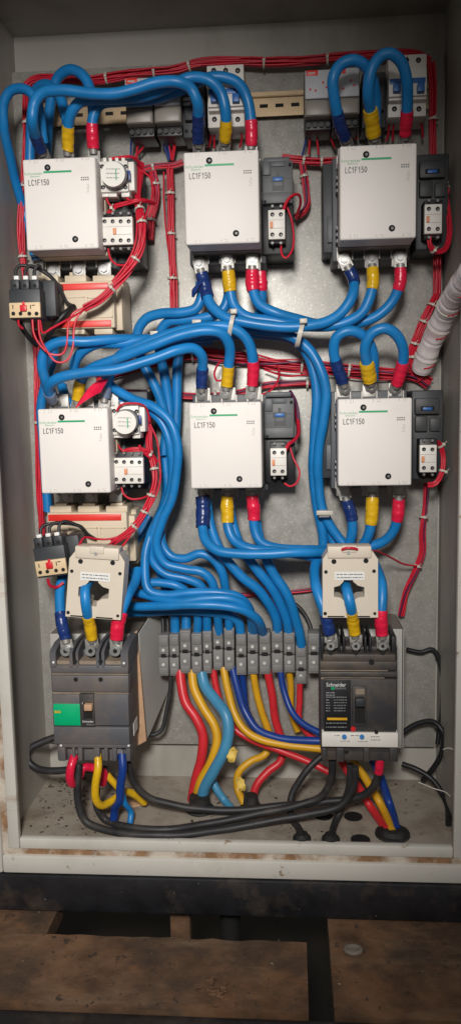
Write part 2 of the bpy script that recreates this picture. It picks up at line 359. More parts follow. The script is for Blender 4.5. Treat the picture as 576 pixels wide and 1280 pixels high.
# ================================================================== cabinet
cab = thing('electrical_cabinet', 'open grey steel electrical cabinet with rusty flange holding all the switchgear', 'cabinet', ((XL + XR) / 2, FRONT, ZB))
t = 0.002
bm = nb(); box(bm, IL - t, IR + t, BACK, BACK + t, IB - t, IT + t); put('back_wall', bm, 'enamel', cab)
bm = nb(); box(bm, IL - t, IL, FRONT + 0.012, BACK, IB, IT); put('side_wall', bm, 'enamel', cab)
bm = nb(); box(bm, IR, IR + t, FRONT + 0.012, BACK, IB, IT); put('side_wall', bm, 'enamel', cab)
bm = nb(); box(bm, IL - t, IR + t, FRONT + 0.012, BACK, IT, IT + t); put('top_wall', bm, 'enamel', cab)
bm = nb(); box(bm, IL - t, IR + t, FRONT + 0.012, BACK, IB - t, IB); fl = put('bottom_wall', bm, 'floor_enamel', cab)
# folded front frame: inner rim, rust filled groove, outer face
def ring(bm, xl, xr, zb, zt, wd, y0, y1, bev):
    box(bm, xl - wd, xl, y0, y1, zb - wd, zt + wd, bev); box(bm, xr, xr + wd, y0, y1, zb - wd, zt + wd, bev)
    box(bm, xl, xr, y0 + 0.0003, y1, zb - wd, zb, bev); box(bm, xl, xr, y0 + 0.0003, y1, zt, zt + wd, bev)
bm = nb(); ring(bm, XL, XR, ZB, ZT, 0.0180, FRONT, FRONT + 0.013, 0.003); put('inner_rim', bm, 'enamel_frame', cab)
bm = nb(); ring(bm, XL - 0.0180, XR + 0.0180, ZB - 0.0180, ZT + 0.0180, 0.0095, FRONT + 0.0025, FRONT + 0.013, 0.0); put('rust_groove', bm, 'rust', cab)
bm = nb(); ring(bm, XL - 0.0275, XR + 0.0275, ZB - 0.0275, ZT + 0.0275, 0.029, FRONT - 0.004, FRONT + 0.013, 0.003); put('outer_flange', bm, 'enamel_frame', cab)
# mounting plate
pl = rect(22, 72, 550, 932, PLATE)
px0 = P(26, 400, PLATE).x; px1 = P(549, 400, PLATE).x; pz0 = P(288, 931, PLATE).z; pz1 = P(288, 76, PLATE).z
bm = nb(); box(bm, px0, px1, PLATE, PLATE + 0.003, pz0, pz1, 0.0008); mp = put('mounting_plate', bm, 'plate', cab)
# floor holes
for u, v in ((450, 1050), (404, 1020), (441, 1021)):
    q = Pf(u, v, IB); bm = nb(); cyl(bm, (q.x, q.y, IB - 0.0005), (q.x, q.y, IB + 0.0012), 0.0150, seg=24); put('knockout_hole', bm, 'hole', cab)
# base channel
bz0 = H - 0.7786; bz1 = ZB - 0.0235 - 0.033
pli = None
bm = nb(); box(bm, -0.75, 0.55, FRONT - 0.006, FRONT + 0.30, bz0, bz1 - 0.001, 0.004)
single('plinth', bm, 'black_steel', 'scratched black steel plinth beam under the cabinet', 'plinth')
# debris on the cabinet floor
bm = nb(); rd = random.Random(11)
for i in range(420):
    u = rd.choice([rd.gauss(85, 32), rd.gauss(95, 40), rd.uniform(60, 520)]); v = rd.choice([rd.gauss(985, 20), rd.uniform(960, 1044)])
    q = Pf(u, v, IB)
    if not (IL + .01 < q.x < IR - .01 and FRONT + .02 < q.y < BACK - .01): continue
    r = rd.choice([rd.uniform(.0005, .0013), rd.uniform(.0006, .0015), rd.uniform(.001, .0029)])
    bmesh.ops.create_icosphere(bm, subdivisions=1, radius=r, matrix=Matrix.Translation(q + Vector((0, 0, r * .35))) @ Matrix.Rotation(rd.uniform(0, 3), 4, 'Z') @ Matrix.Diagonal((rd.uniform(.6, 2.2), rd.uniform(.5, 1.2), .5, 1)))
single('debris', bm, 'debris', 'dark crumbs and dirt scattered over the cabinet floor', 'debris', kind='stuff')

# ================================================================== contactors
CW, CH, CF = 0.1065, 0.1275, 1.185
def croot(u, v): return P(u, v, CF)
def screw_hole(bm, x, z, y, r): cyl(bm, (x, y - 0.0006, z), (x, y + 0.004, z), r, seg=18)
def ring_screw(parent, x, z, y, r):
    bm = nb(); tube(bm, [Vector((x + r * math.cos(a), y - 0.0002, z + r * math.sin(a))) for a in [2 * math.pi * i / 18 for i in range(19)]], r * 0.22, 6)
    cyl(bm, (x, y - 0.0004, z), (x, y + 0.003, z), r * 0.95, seg=18); put('screw_hole', bm, 'hole', parent)
    bm = nb(); cyl(bm, (x + r * .12, y - 0.0009, z), (x + r * .12, y + .001, z), r * 0.48, seg=12); put('screw', bm, 'darkscrew', parent)
def aux_block(parent, u0, v0, u1, v1, y, n, tabpx):
    """auxiliary contact block: white face, two rows of n clamp screws, orange tab"""
    bm = nb(); pbox(bm, u0, v0, u1, v1, y, 0.012, 0.0012)
    b = put('auxiliary_block', bm, 'white2', parent)
    bm = nb(); pbox(bm, u0 - 0.5, v0 - 5, u1 + 0.5, v1 + 5, y + 0.0122, 0.05, 0.001); put('block_body', bm, 'black', b)
    w_ = (u1 - u0) / n; h_ = v1 - v0
    sp = [(u0 + w_ * (i + .5), vv) for i in range(n) for vv in (v0 + h_ * .16, v1 - h_ * .16)]
    disc_parts('clamp_hole', sp, 'hole', b, y - .0005, .003, 2.5); disc_parts('clamp_screw', [(a + .5, c_ + .6) for a, c_ in sp], 'darkscrew', b, y - .0008, .003, 1.25, 8)
    bm = nb(); pbox(bm, tabpx - 1.8, v0 + h_ * .40, tabpx + 1.8, v0 + h_ * .62, y - 0.003, 0.004, 0.0005); put('indicator_tab', bm, 'orange', b)
    bm = nb(); pbox(bm, u0 + 1, v0 + h_ * .335, u1 - 1, v0 + h_ * .355, y - 0.0004, 0.001); pbox(bm, tabpx + 2.5, v0 + h_ * .61, u1 - 1, v0 + h_ * .635, y - 0.0004, 0.001)
    pbox(bm, tabpx + 2.5, v0 + h_ * .38, tabpx + 2.9, v0 + h_ * .61, y - 0.0004, 0.001)
    put('face_lines', bm, 'faint', b)
    disc_parts('terminal_post', [(u0 + w_ * (i + .5), vv) for i in range(n) for vv in (v0 - 4.5, v1 + 4.5)], 'darkscrew', b, y + .006, .012, 1.7, 10)
    return b
def contactor(kind, label, u, v):
    c = croot(u, v); root = thing('contactor', label, 'contactor', (c.x, PLATE, c.z), 'motor contactors in two rows')
    x, z = c.x, c.z; hw, hh = CW / 2, CH / 2
    bm = nb(); box(bm, x - hw, x + hw, CF, CF + 0.052, z - hh, z + hh, 0.0028, 3); cov = put('cover', bm, 'white', root)
    bm = nb(); box(bm, x - hw + 0.001, x + hw + 0.001, CF + 0.052, CF + 0.085, z - hh - 0.001, z + hh + 0.001, 0.002); put('arc_chamber', bm, 'browngrey' if kind != 'timer' else 'cream', root)
    bm = nb(); box(bm, x - hw - 0.006, x + hw + 0.006, CF + 0.095, PLATE - 0.001, z - hh - 0.013, z + hh + 0.013, 0.003)
    box(bm, x - hw + .004, x + hw - .004, CF + 0.085, CF + 0.095, z - hh - 0.004, z + hh + 0.004); put('base', bm, 'grey', root)
    for i in (-1, 0, 1):
        for s in (-1, 1):
            xc = x + i * 0.0405; bm = nb(); y = 1.2735
            box(bm, xc - 0.0105, xc + 0.0105, y, y + 0.004, z + s * (hh - 0.012), z + s * (hh + 0.024), 0.0008)
            for e in (-1, 1):                               # raised cheeks beside the lug
                box(bm, xc + e * 0.0115 - 0.0009, xc + e * 0.0115 + 0.0009, y - 0.004, y + 0.005, z + s * (hh - 0.006), z + s * (hh + 0.012))
            tb = put('terminal', bm, 'steel', root)
            if kind == 'timer' and s < 0:
                bm = nb(); zz = z + s * (hh + 0.014); cyl(bm, (xc, y - 0.001, zz), (xc, y, zz), 0.0088); cyl(bm, (xc, y - 0.006, zz), (xc, y - 0.001, zz), 0.006, seg=6); put('bolt', bm, 'bolt', tb)
    # print on the cover
    k = 0.001146
    def X(du): return x + du * k
    def Z(dv): return z - dv * k
    text('Schneider', X(-44.5), X(-21), Z(-38.0), CF, 'logo', cov, hscale=0.75); text('Electric', X(-37), X(-25), Z(-34.6), CF, 'logo', cov, hscale=0.75)
    bm = nb(); box(bm, X(-20), X(16), CF - .0004, CF + .001, Z(-40.3), Z(-37.9)); put('green_bar', bm, 'green', cov)
    stroke_text('LC1F150', X(-39.5), X(-13), Z(-27), .0075, CF, 'print', cov)
    bm = nb()
    for i in range(4):
        for j in range(2): box(bm, X(27.6 + i * 2.7), X(29.4 + i * 2.7), CF - .0004, CF + .001, Z(-31.5 + j * 2.6), Z(-30 + j * 2.6))
    put('dot_grid', bm, 'print', cov)
    text('TeSys', Z(-12), Z(-23), X(36.5), CF, 'faint', cov, vertical=True)
    for s, u0, v0 in (('1  L1', -37, -52.5), ('3  L2', -3, -53), ('5  L3', 29, -53.5), ('2  T1', -35, 51.5), ('4  T2', -3, 51.5), ('6  T3', 30, 51.5)):
        text(s, X(u0), X(u0 + 10), Z(v0), CF, 'faint', cov)
    ring_screw(cov, X(-14.5), Z(-44.5), CF, 0.0038); ring_screw(cov, X(17), Z(43.5), CF, 0.0038)
    if kind == 'timer':
        bm = nb(); pbox(bm, 126, 198, 174, 330, 1.285, 0.075, 0.003); put('coil_module', bm, 'dark', root)
        bm = nb(); pbox(bm, 124, 201, 160, 240, 1.218, 0.045, 0.0015); pbox(bm, 160.5, 202, 168, 238, 1.228, 0.040, 0.001)
        for q in (129, 136, 144, 152): pbox(bm, q, 197, q + 4, 203, 1.222, 0.03, 0.0005)
        for q in (126, 136, 152): pbox(bm, q, 238, q + 10, 246, 1.224, 0.03, 0.0008)
        tm = put('timer_block', bm, 'white2', root)
        sp = ((128, 208), (157, 208), (129, 234), (157, 234))
        disc_parts('clamp_hole', sp, 'hole', tm, 1.2173, .003, 2.6); disc_parts('clamp_screw', [(a + .4, b + .5) for a, b in sp], 'darkscrew', tm, 1.2170, .003, 1.3, 8)
        bm = nb(); pcyl(bm, 143, 218.5, 1.204, 0.016, 15.6, 36); put('dial_collar', bm, 'grey', tm)
        bm = nb(); pcyl(bm, 141.5, 217.5, 1.196, 0.010, 14.6, 36); d = put('timer_dial', bm, 'white2', tm)
        bm = nb(); bars(bm, 133, 211, 150, 3, 5.5, 1.1955, .8, 3); put('dial_marks', bm, 'greyprint', tm)
        bm = nb(); pbox(bm, 144.6, 211, 145.8, 225, 1.1955, 0.001); put('dial_pointer', bm, 'green', tm)
        bm = nb(); pbox(bm, 158, 213, 163, 225, 1.2165, 0.004, .0006); put('label_tab', bm, 'wireblue', tm)
        aux_block(root, 126, 271, 166, 306, 1.218, 4, 143)
    elif kind == 'coil':
        bm = nb(); pbox(bm, 327, 201, 366, 255, 1.262, 0.098, 0.002); pbox(bm, 329, 196, 362, 203, 1.275, 0.08, 0.002); cm = put('coil_module', bm, 'grey', root)
        bm = nb(); pbox(bm, 327.5, 256, 367, 318, 1.272, 0.09, 0.002); put('lower_module', bm, 'black', root)
        bm = nb(); pbox(bm, 338, 220, 356, 227, 1.2612, 0.004); pbox(bm, 340, 232, 355, 238, 1.2614, 0.003); pbox(bm, 329, 221.5, 338, 222.5, 1.2615, 0.003); pbox(bm, 356, 221.5, 365, 222.5, 1.2615, .003); pbox(bm, 327, 240, 329, 250, 1.2612, .003); pbox(bm, 328, 247.5, 365, 248.4, 1.2614, .003); pbox(bm, 345, 214, 349, 221, 1.2612, .003); pbox(bm, 340, 226.5, 342, 238, 1.2612, .003); pbox(bm, 352.5, 226.5, 355, 238, 1.2612, .003); put('slot', bm, 'dark', cm)
        bm = nb(); pbox(bm, 341, 221, 353, 226, 1.2595, 0.004, .0006); put('armature_tab', bm, 'bluelever', cm)
        bm = nb(); pbox(bm, 328, 240, 365, 254, 1.2585, .008, .0015); put('front_step', bm, 'grey', cm)
        bm = nb(); pbox(bm, 328, 201.5, 338, 219, 1.2590, .006, .0012); pbox(bm, 338, 201.5, 356, 208, 1.2600, .006, .001); put('corner_step', bm, 'grey', cm)
        disc_parts('fixing_hole', ((331, 252), (362, 205)), 'hole', cm, 1.2578, .004, 1.8)
        for q in range(4):
            bm = nb(); pbox(bm, 325, 284 + q * 5.5, 327, 287 + q * 5.5, 1.262, 0.02); put('side_clip', bm, 'steel', root)
        aux_block(root, 335, 262, 356, 299, 1.235, 2, 339)
    else:
        bm = nb(); pbox(bm, 519, 192, 560, 312, 1.278, 0.083, 0.003); pbox(bm, 524, 200, 556, 222, 1.268, 0.02, 0.002); pbox(bm, 524, 225, 540, 246, 1.270, 0.02, 0.002); pbox(bm, 543, 228, 557, 246, 1.273, 0.02, 0.002); cm = put('coil_module', bm, 'dark', root)
        bm = nb(); pbox(bm, 531, 211, 549, 217, 1.2674, .003, .0004); put('slot', bm, 'hole', cm)
        bm = nb(); pbox(bm, 534, 212, 546, 216, 1.2655, .004, .0005); put('armature_tab', bm, 'bluelever', cm)
        bm = nb(); pbox(bm, 403, 204, 425, 316, 1.292, 0.069, 0.002); sd = put('side_module', bm, 'dark', root)
        bm = nb(); pbox(bm, 409, 270, 421, 303, 1.286, 0.008, 0.001); put('side_cover', bm, 'grey', sd)
        for q in (220, 228, 236, 283, 291, 299):
            bm = nb(); pbox(bm, 420, q, 423, q + 4, 1.255, 0.03); put('side_clip', bm, 'greyprint', root)
        aux_block(root, 530, 255, 552, 292, 1.235, 2, 534.5)
    return root
CPX = [('timer', 'white contactor at top left, its timer dial beside the relays of the red-tied bundle', 76, 255, 93, 564, 'white contactor at middle left, with timer dial, above the leaning current transformer'),
       ('coil', 'white contactor at top centre, between the two other contactors of the upper row', 277, 247, 282, 557, 'white contactor at middle centre, between the two other contactors of the lower row'),
       ('dark', 'white contactor at top right, under two blue looped cables and a blue-levered breaker', 472, 240, 468, 553, 'white contactor at middle right, directly above the right-hand current transformer')]
for kind, la, u, v, u2, v2, lb in CPX:
    a = contactor(kind, la, u, v)
    b = copy_tree(a); q = croot(u2, v2); b.location = (q.x, PLATE, q.z); b['label'] = lb

# ================================================================== three-phase transformer blocks under the left contactors
def ct_block(label, du, dv):
    def pb(bm, a, b, c, d, y, dp, bev=0.001): return pbox(bm, a + du, b + dv, c + du, d + dv, y, dp, bev)
    c = P(94 + du, 380 + dv, 1.26); root = thing('transformer_block', label, 'transformer', (c.x, PLATE, c.z), 'cream transformer blocks under the left contactors')
    bm = nb(); pb(bm, 44, 352, 143, 411, 1.262, 0.09, 0.002); pb(bm, 143, 356, 153, 413, 1.280, 0.07, 0.002); pb(bm, 147, 348, 155, 416, 1.300, 0.05, 0.002); body = put('body', bm, 'cream', root)
    for a in (46, 81, 116):
        bm = nb(); pb(bm, a, 344, a + 27, 354, 1.268, 0.05, 0.0015); pb(bm, a + 6, 340, a + 21, 346, 1.275, 0.03, .001); put('terminal_shroud', bm, 'cream', body)
        bm = nb(); pb(bm, a + 2, 409, a + 25, 418, 1.268, 0.05, 0.0015); put('terminal_shroud', bm, 'cream', body)
    for (a, b, c_, d) in ((44, 354.5, 135, 362.5), (66, 401, 139, 409)):
        bm = nb(); pb(bm, a, b, c_, d, 1.2600, 0.004, 0.0005); put('red_strip', bm, 'strip_red', root)
    for (a, b, c_, d) in ((70, 371, 106, 394), (109, 371, 141, 397)):   # raised window frames
        bm = nb()
        for r in ((a, b, c_, b + 1.3), (a, d - 1.3, c_, d), (a, b, a + 1.3, d), (c_ - 1.3, b, c_, d)): pb(bm, *r, 1.2605, 0.003, 0)
        put('window_frame', bm, 'cream', body)
    for a in (60, 94, 129):
        bm = nb(); pcyl(bm, a + du, 384 + dv, 1.2612, 0.002, 1.5, 10); put('screw', bm, 'bolt', body)
    return root
ct_block('cream block with red strips, below the top left contactor', 0, 0)
ct_block('cream block with red strips, below the middle left contactor and behind the leaning current transformer', 16.5, 288.5)

# ================================================================== thermal overload relays
def overload(label, u, v, rot):
    y = 1.185
    def pb(bm, a, b, c, d, yy, dp, bev=0.001): return pbox(bm, a - 31 + u, b - 372 + v, c - 31 + u, d - 372 + v, yy, dp, bev)
    def pc(bm, a, b, yy, dp, r): return pcyl(bm, a - 31 + u, b - 372 + v, yy, dp, r, 14)
    c = P(u, v, y); rt = (c, rot)
    root = thing('overload_relay', label, 'overload relay', tuple(c), 'overload relays at the left edge')
    bm = nb(); pb(bm, 12, 361, 51, 399, y + 0.004, 0.05, 0.002); pb(bm, 51, 350, 70, 396, y + 0.030, 0.06, 0.003)
    for a in (13, 25.5, 38): pb(bm, a, 349, a + 11, 362, y + 0.008, 0.035, 0.002)
    body = put('body', bm, 'dark', root, rot=rt)
    for a in (18.5, 31, 43.5):
        bm = nb(); pc(bm, a, 357, y + 0.0070, 0.003, 2.2); put('clamp_hole', bm, 'hole', body, rot=rt)
    bm = nb(); pb(bm, 12, 378, 50.5, 397, y, 0.006, 0.0008); fc = put('setting_face', bm, 'beige', root, rot=rt)
    for a in (17, 26, 37, 46):
        bm = nb(); pc(bm, a, 392, y - 0.0006, 0.003, 2.5); put('clamp_hole', bm, 'hole', fc, rot=rt)
    bm = nb(); pb(bm, 16, 381, 17, 386, y - 0.0004, .001, 0); pb(bm, 38, 381, 39, 386, y - 0.0004, .001, 0); pb(bm, 40, 381, 44, 382, y - 0.0004, .001, 0); put('scale_print', bm, 'hole', fc, rot=rt)
    bm = nb(); pb(bm, 25, 381, 33, 389, y - 0.004, 0.005, 0.0008); pb(bm, 28, 377, 31, 381, y - 0.002, 0.003, 0.0004); put('reset_button', bm, 'redbtn', root, rot=rt)
    for a in (20.5, 32, 43):
        bm = nb(); pb(bm, a - 3, 344.5, a + 3, 350, y + 0.012, 0.008, 0.001); put('wire_ferrule', bm, 'whiteprint', root, rot=rt)
    return root
overload('small black overload relay with beige face below the top left contactor', 31, 372, 0.0)
overload('small black overload relay with beige face, tilted beside the leaning current transformer', 62, 694, R(-7))

# ================================================================== window-type current transformers
def current_transformer(label, u, v, rot):
    y = 1.17; du, dv = u - 437, v - 730
    def pp(a, b): q = P(a + du, b + dv, y); return (q.x, q.z)
    c = P(u, v, y); rt = (c, rot)
    root = thing('current_transformer', label, 'transformer', tuple(c), 'window current transformers above the breakers')
    # plate with a real stepped window: outline and hole bridged
    out = [(403, 700), (410, 690), (465, 690), (472, 700), (472, 773), (403, 773)]
    hole = [(429, 728), (429, 724), (441, 724), (441, 728), (447, 733), (455, 735), (455, 747), (447, 748), (441, 752), (441, 758), (430, 758), (430, 752), (425, 748), (417, 747), (417, 735), (424, 733)]
    bm = nb()
    O = [pp(*q) for q in out]; I = [pp(*q) for q in hole]; y1 = y + 0.036
    for yy, flip in ((y, False), (y1, True)):
        vo = [bm.verts.new((a, yy, b)) for a, b in O]; vi = [bm.verts.new((a, yy, b)) for a, b in I]
        es = [bm.edges.new((L_[i], L_[(i + 1) % len(L_)])) for L_ in (vo, vi) for i in range(len(L_))]
        bmesh.ops.triangle_fill(bm, edges=es, use_beauty=True)
        if flip:
            for Lf, Lb in ((fo, vo), (fi, vi)):
                for i in range(len(Lf)): bm.faces.new((Lf[i], Lf[(i + 1) % len(Lf)], Lb[(i + 1) % len(Lb)], Lb[i]))
        fo, fi = vo, vi
    bmesh.ops.recalc_face_normals(bm, faces=bm.faces[:])
    body = put('body', bm, 'ct_cream', root, rot=rt)
    def pb(bm, a, b, c_, d, yy, dp, bev=0.001): return pbox(bm, a + du, b + dv, c_ + du, d + dv, yy, dp, bev)
    bm = nb(); pb(bm, 409, 684, 464, 699, y - 0.004, 0.030, 0.002); pb(bm, 427, 683, 445, 692, y - 0.006, 0.02, 0.001); hd = put('terminal_housing', bm, 'ct_cream', root, rot=rt)
    for a, b, r in ((417, 703, 3.2), (457, 702, 3.2), (407, 716, 2.3), (467, 715, 2.3), (406, 768, 2.3), (468, 768, 2)): disc_parts('fixing_hole', [(a + du, b + dv)], 'hole', body, y - .0006, .002, r, 14, rot=rt)
    for a in (409, 441):
        bm = nb(); pb(bm, a, 771, a + 21, 772.5, y - .0005, .002, 0); put('base_slot', bm, 'hole', body, rot=rt)
    bm = nb(); pcyl(bm, 435 + du, 692 + dv, y - 0.0065, 0.002, 2.2, 12); put('screw', bm, 'bolt', hd, rot=rt)
    bm = nb(); pb(bm, 418, 716, 455, 726, y - 0.0005, 0.0012, 0); lb = put('rating_label', bm, 'whiteprint', body, rot=rt)
    bm = nb(); bars(bm, 420 + du, 719 + dv, 453 + du, 2, 4, y - .0007, 1.1, 5); put('label_print', bm, 'print', body, rot=rt)
    return root
current_transformer('cream current transformer leaning above the green-labelled breaker', 119, 730, R(4))
current_transformer('cream current transformer above the breaker with the white setting strip', 437, 729, 0.0)

# ================================================================== moulded-case breakers
def mccb_left():
    y = 1.17; c = P(113, 880, y)
    root = thing('circuit_breaker', 'grey moulded-case breaker with green label at lower left', 'circuit breaker', (c.x, 1.265, c.z))
    def rr(a, b, c_, d, yf, dp, bev=0.0015, bm=None): return pbox(bm if bm is not None else nb(), a, b, c_, d, yf, dp, bev)
    bm = nb(); rr(65.5, 832, 162, 932, y + 0.012, 0.080, 0.003, bm); rr(64.5, 832, 160.5, 842, y + .006, .03, .002, bm); rr(65, 844.5, 161, 865.5, y + 0.004, 0.03, 0.002, bm); rr(67.5, 909, 162, 931, y + 0.004, 0.03, 0.002, bm)
    rr(66, 868, 101, 907, y + 0.005, 0.03, 0.001, bm); rr(118, 868, 161, 907, y + 0.005, 0.03, 0.001, bm); rr(100, 903, 119, 908, y + 0.005, 0.03, 0.0, bm); body = put('body', bm, 'mccb', root)
    bm = nb(); rr(66, 842, 160.5, 845, y + 0.009, 0.02, 0, bm); rr(66, 865.3, 161, 868.2, y + 0.0085, 0.02, 0, bm); put('dust_ledge', bm, 'dustgap', body)
    # terminal bays, top and bottom
    bm = nb(); rr(64, 812, 160, 833, y + 0.040, 0.052, 0.002, bm); top = put('terminal_bay', bm, 'mccb', root)
    bm = nb(); rr(69, 826, 157, 832.5, y + 0.012, 0.03, 0, bm); put('dust_ledge', bm, 'dustgap', top)
    for a, b in ((63.5, 71), (88, 92), (96, 99), (121, 125), (128, 131.5), (152, 161)):
        x0, x1, _, _ = rect(a, 800, b, 832, y + .012); z0 = P(a, 833, y + .01).z; z1 = P(a, 812, y + .012).z; zt = P(a, 799, y + .05).z
        bm = nb(); V = [(y + .006, z0), (y + .006, z1 - .004), (y + .012, z1), (y + .035, zt), (y + .09, zt), (y + .09, z0)]
        f0 = [bm.verts.new((x0, p, q)) for p, q in V]; f1 = [bm.verts.new((x1, p, q)) for p, q in V]; bm.faces.new(f0); bm.faces.new(f1[::-1])
        for i in range(6): bm.faces.new((f0[i], f1[i], f1[(i + 1) % 6], f0[(i + 1) % 6]))
        bmesh.ops.recalc_face_normals(bm, faces=bm.faces[:]); put('phase_barrier', bm, 'mccb', top)
    for a in (82, 113, 144):
        bm = nb(); pcyl(bm, a, 814, y + 0.014, 0.03, 7, 20); tm = put('terminal_screw', bm, 'bolt', root)
        bm = nb(); pcyl(bm, a, 814, y + 0.0125, 0.003, 3, 6); put('hex_socket', bm, 'hole', tm)
        q = P(a, 806, y + .02); bm = nb(); box(bm, q.x - .009, q.x + .009, y + .022, y + .03, q.z - .006, q.z + .008, .001); put('lug', bm, 'steel', tm)
    disc_parts('fixing_hole', ((94, 827), (126, 827)), 'hole', body, y + .0055, .01, 3, 14); disc_parts('fixing_hole', ((95, 849.5), (126, 849.5)), 'hole', body, y + .0034, .004, 3, 14)
    bm = nb(); rr(72, 931, 162.5, 951, y + 0.020, 0.072, 0.002, bm)
    for a, b in ((72.5, 82), (90, 94), (97, 103), (117, 125), (130, 135), (140, 146), (157, 163)): rr(a, 930.5, b, 952, y + 0.007, 0.05, 0.0025, bm)
    rr(74, 930, 162, 935, y + .006, .02, .001, bm); bot = put('terminal_bay', bm, 'mccb', root)
    disc_parts('cover_screw', ((76.5, 932), (161, 932), (67, 828), (155, 829)), 'whiteprint', body, y + .0052, .004, 1.6, 10)
    disc_parts('terminal_screw', ((93, 940), (122, 940), (150, 940)), 'bolt', bot, y + .013, .02, 4.5, 14)
    bm = nb(); rr(67.5, 880, 101.5, 907, y + 0.0040, 0.004, 0.0006, bm); g = put('green_label', bm, 'greenlabel', root)
    bm = nb(); bars(bm, 68.5, 889, 76, 2, 1.6, y + .0038, 1.2, 9); put('label_print', bm, 'yellow', g)
    # toggle
    bm = nb(); rr(100, 868, 118, 909, y + 0.0015, 0.02, 0.001, bm); th = put('toggle_housing', bm, 'mccb2', root)
    bm = nb(); rr(104.5, 878, 115.5, 898, y + 0.0005, 0.004, 0, bm); put('toggle_slot', bm, 'hole', th)
    bm = nb(); rr(105, 881, 115, 889, y - 0.008, 0.012, 0.0012, bm); put('toggle_lever', bm, 'parcel', th)
    ptext('ON', 103, 109, 879, y + .0012, 'whiteprint', th); ptext('Schneider', 103.5, 117.5, 901.8, y + .0012, 'whiteprint', th); ptext('Electric', 109, 119, 905.4, y + .0012, 'greyprint', th)
    # side sticker
    sx = P(162, 880, y + .012).x
    bm = nb(); z0 = P(168, 915, 1.22).z; box(bm, sx - 0.0002, sx + 0.0006, 1.205, 1.235, z0, z0 + 0.02); put('side_sticker', bm, 'whiteprint', root)
mccb_left()
def mccb_right():
    y = 1.17; c = P(449, 870, y)
    root = thing('circuit_breaker', 'dark moulded-case breaker with white setting strip at lower right', 'circuit breaker', (c.x, 1.265, c.z))
    def rr(bm, a, b, c_, d, yf, dp, bev=0.0015): return pbox(bm, a, b, c_, d, yf, dp, bev)
    bm = nb(); rr(bm, 400, 826, 496, 940, y + 0.012, 0.080, 0.003); rr(bm, 399.5, 827, 495.5, 838, y + .008, .03, .002); rr(bm, 399.5, 840, 496, 847, y + 0.004, 0.03, 0.002); rr(bm, 404, 849, 495, 915, y + 0.003, 0.03, 0.0015); body = put('body', bm, 'mccb2', root)
    bm = nb(); rr(bm, 400, 837.6, 484, 840.4, y + 0.009, 0.02, 0); rr(bm, 401, 846.6, 480, 849.4, y + .0075, .02, 0); put('dust_ledge', bm, 'dustgap', body)
    bm = nb(); rr(bm, 400, 808, 496, 828, y + 0.035, 0.057, 0.002); rr(bm, 403, 818, 494, 827, y + 0.010, 0.03, 0.002); top = put('terminal_bay', bm, 'mccb2', root)
    for a, b in ((400.5, 405), (422, 425), (428, 431), (455, 458), (461, 464), (489, 495)):
        bm = nb(); rr(bm, a, 796, b, 826, y + 0.016, 0.07, 0.001); put('phase_barrier', bm, 'black', top)
    for a in (413, 444.5, 478):
        bm = nb(); pcyl(bm, a, 808, y + 0.012, 0.03, 5.5, 18); tm = put('terminal_screw', bm, 'bolt', root)
        bm = nb(); pcyl(bm, a, 808, y + 0.0105, 0.003, 2.2, 6); put('hex_socket', bm, 'hole', tm)
        bm = nb(); pbox(bm, a - 8, 794, a + 8, 804, y + .02, .008, .001); put('lug', bm, 'steel', tm)
        bm = nb(); pcyl(bm, a, 816, y + 0.0095, 0.02, 3.2, 14); put('fixing_hole', bm, 'hole', top)
    bm = nb(); pcyl(bm, 464, 828, y + 0.0072, 0.004, 3.5, 14); put('fixing_hole', bm, 'hole', body)
    bm = nb(); rr(bm, 405, 850, 438, 914, y + 0.0024, 0.002, 0.0004); lp = put('rating_plate', bm, 'black', root)
    ptext('Schneider', 407.5, 432, 855.8, y + .0022, 'whiteprint', lp, hscale=1.15); ptext('Electric', 418.5, 432, 860, y + .0022, 'greyprint', lp)
    bm = nb(); pcyl(bm, 415.5, 860.5, y + .0018, .001, 2.2, 12); put('logo_mark', bm, 'green', lp)
    bm = nb(); bars(bm, 407, 866, 418, 2, 3, y + .0022, 1.1, 2); bars(bm, 407, 871.5, 434, 1, 3, y + .0022, .9, 4); bars(bm, 407, 875, 412, 5, 3.4, y + .0022, .9, 6); bars(bm, 417, 875, 433, 5, 3.4, y + .0022, .7, 8); bars(bm, 407, 904, 434, 2, 5, y + .0022, .9, 12); put('plate_print', bm, 'greyprint', lp)
    bm = nb(); rr(bm, 408.5, 897.3, 433.5, 900.2, y + .0019, .001, 0); put('yellow_bar', bm, 'yellow', lp)
    bm = nb(); rr(bm, 440, 858, 458, 908, y - 0.0005, 0.02, 0.002); th = put('toggle_housing', bm, 'mccb2', root)
    bm = nb(); rr(bm, 443, 874, 456, 904, y - 0.0012, 0.004, 0); put('toggle_slot', bm, 'hole', th)
    bm = nb(); rr(bm, 444, 874, 455.5, 884, y - 0.012, 0.014, 0.0015); put('toggle_lever', bm, 'dark', th)
    bm = nb(); rr(bm, 444, 861, 455, 868, y - 0.0012, 0.002, 0); put('toggle_label', bm, 'dustgap', th)
    bm = nb(); pcyl(bm, 441, 911.5, y + 0.0002, 0.004, 3.2, 16); put('trip_button', bm, 'redbtn', root)
    bm = nb(); rr(bm, 402, 916, 497, 934, y + 0.0005, 0.03, 0.001); st = put('setting_strip', bm, 'white2', root)
    for a in (430, 452):
        bm = nb(); pcyl(bm, a, 921.5, y - 0.002, 0.004, 3.1, 16); put('setting_dial', bm, 'bluedial', st)
    bm = nb(); bars(bm, 418, 919.5, 424, 1, 3, y + .0003, .8, 1); bars(bm, 438, 919.5, 448, 1, 3, y + .0003, .8, 2); bars(bm, 463, 921, 476, 2, 4, y + .0003, .8, 3); bars(bm, 425, 926.5, 437, 1, 3, y + .0003, .6, 4); bars(bm, 447, 927, 459, 1, 3, y + .0003, .6, 4); put('strip_print', bm, 'print', st)
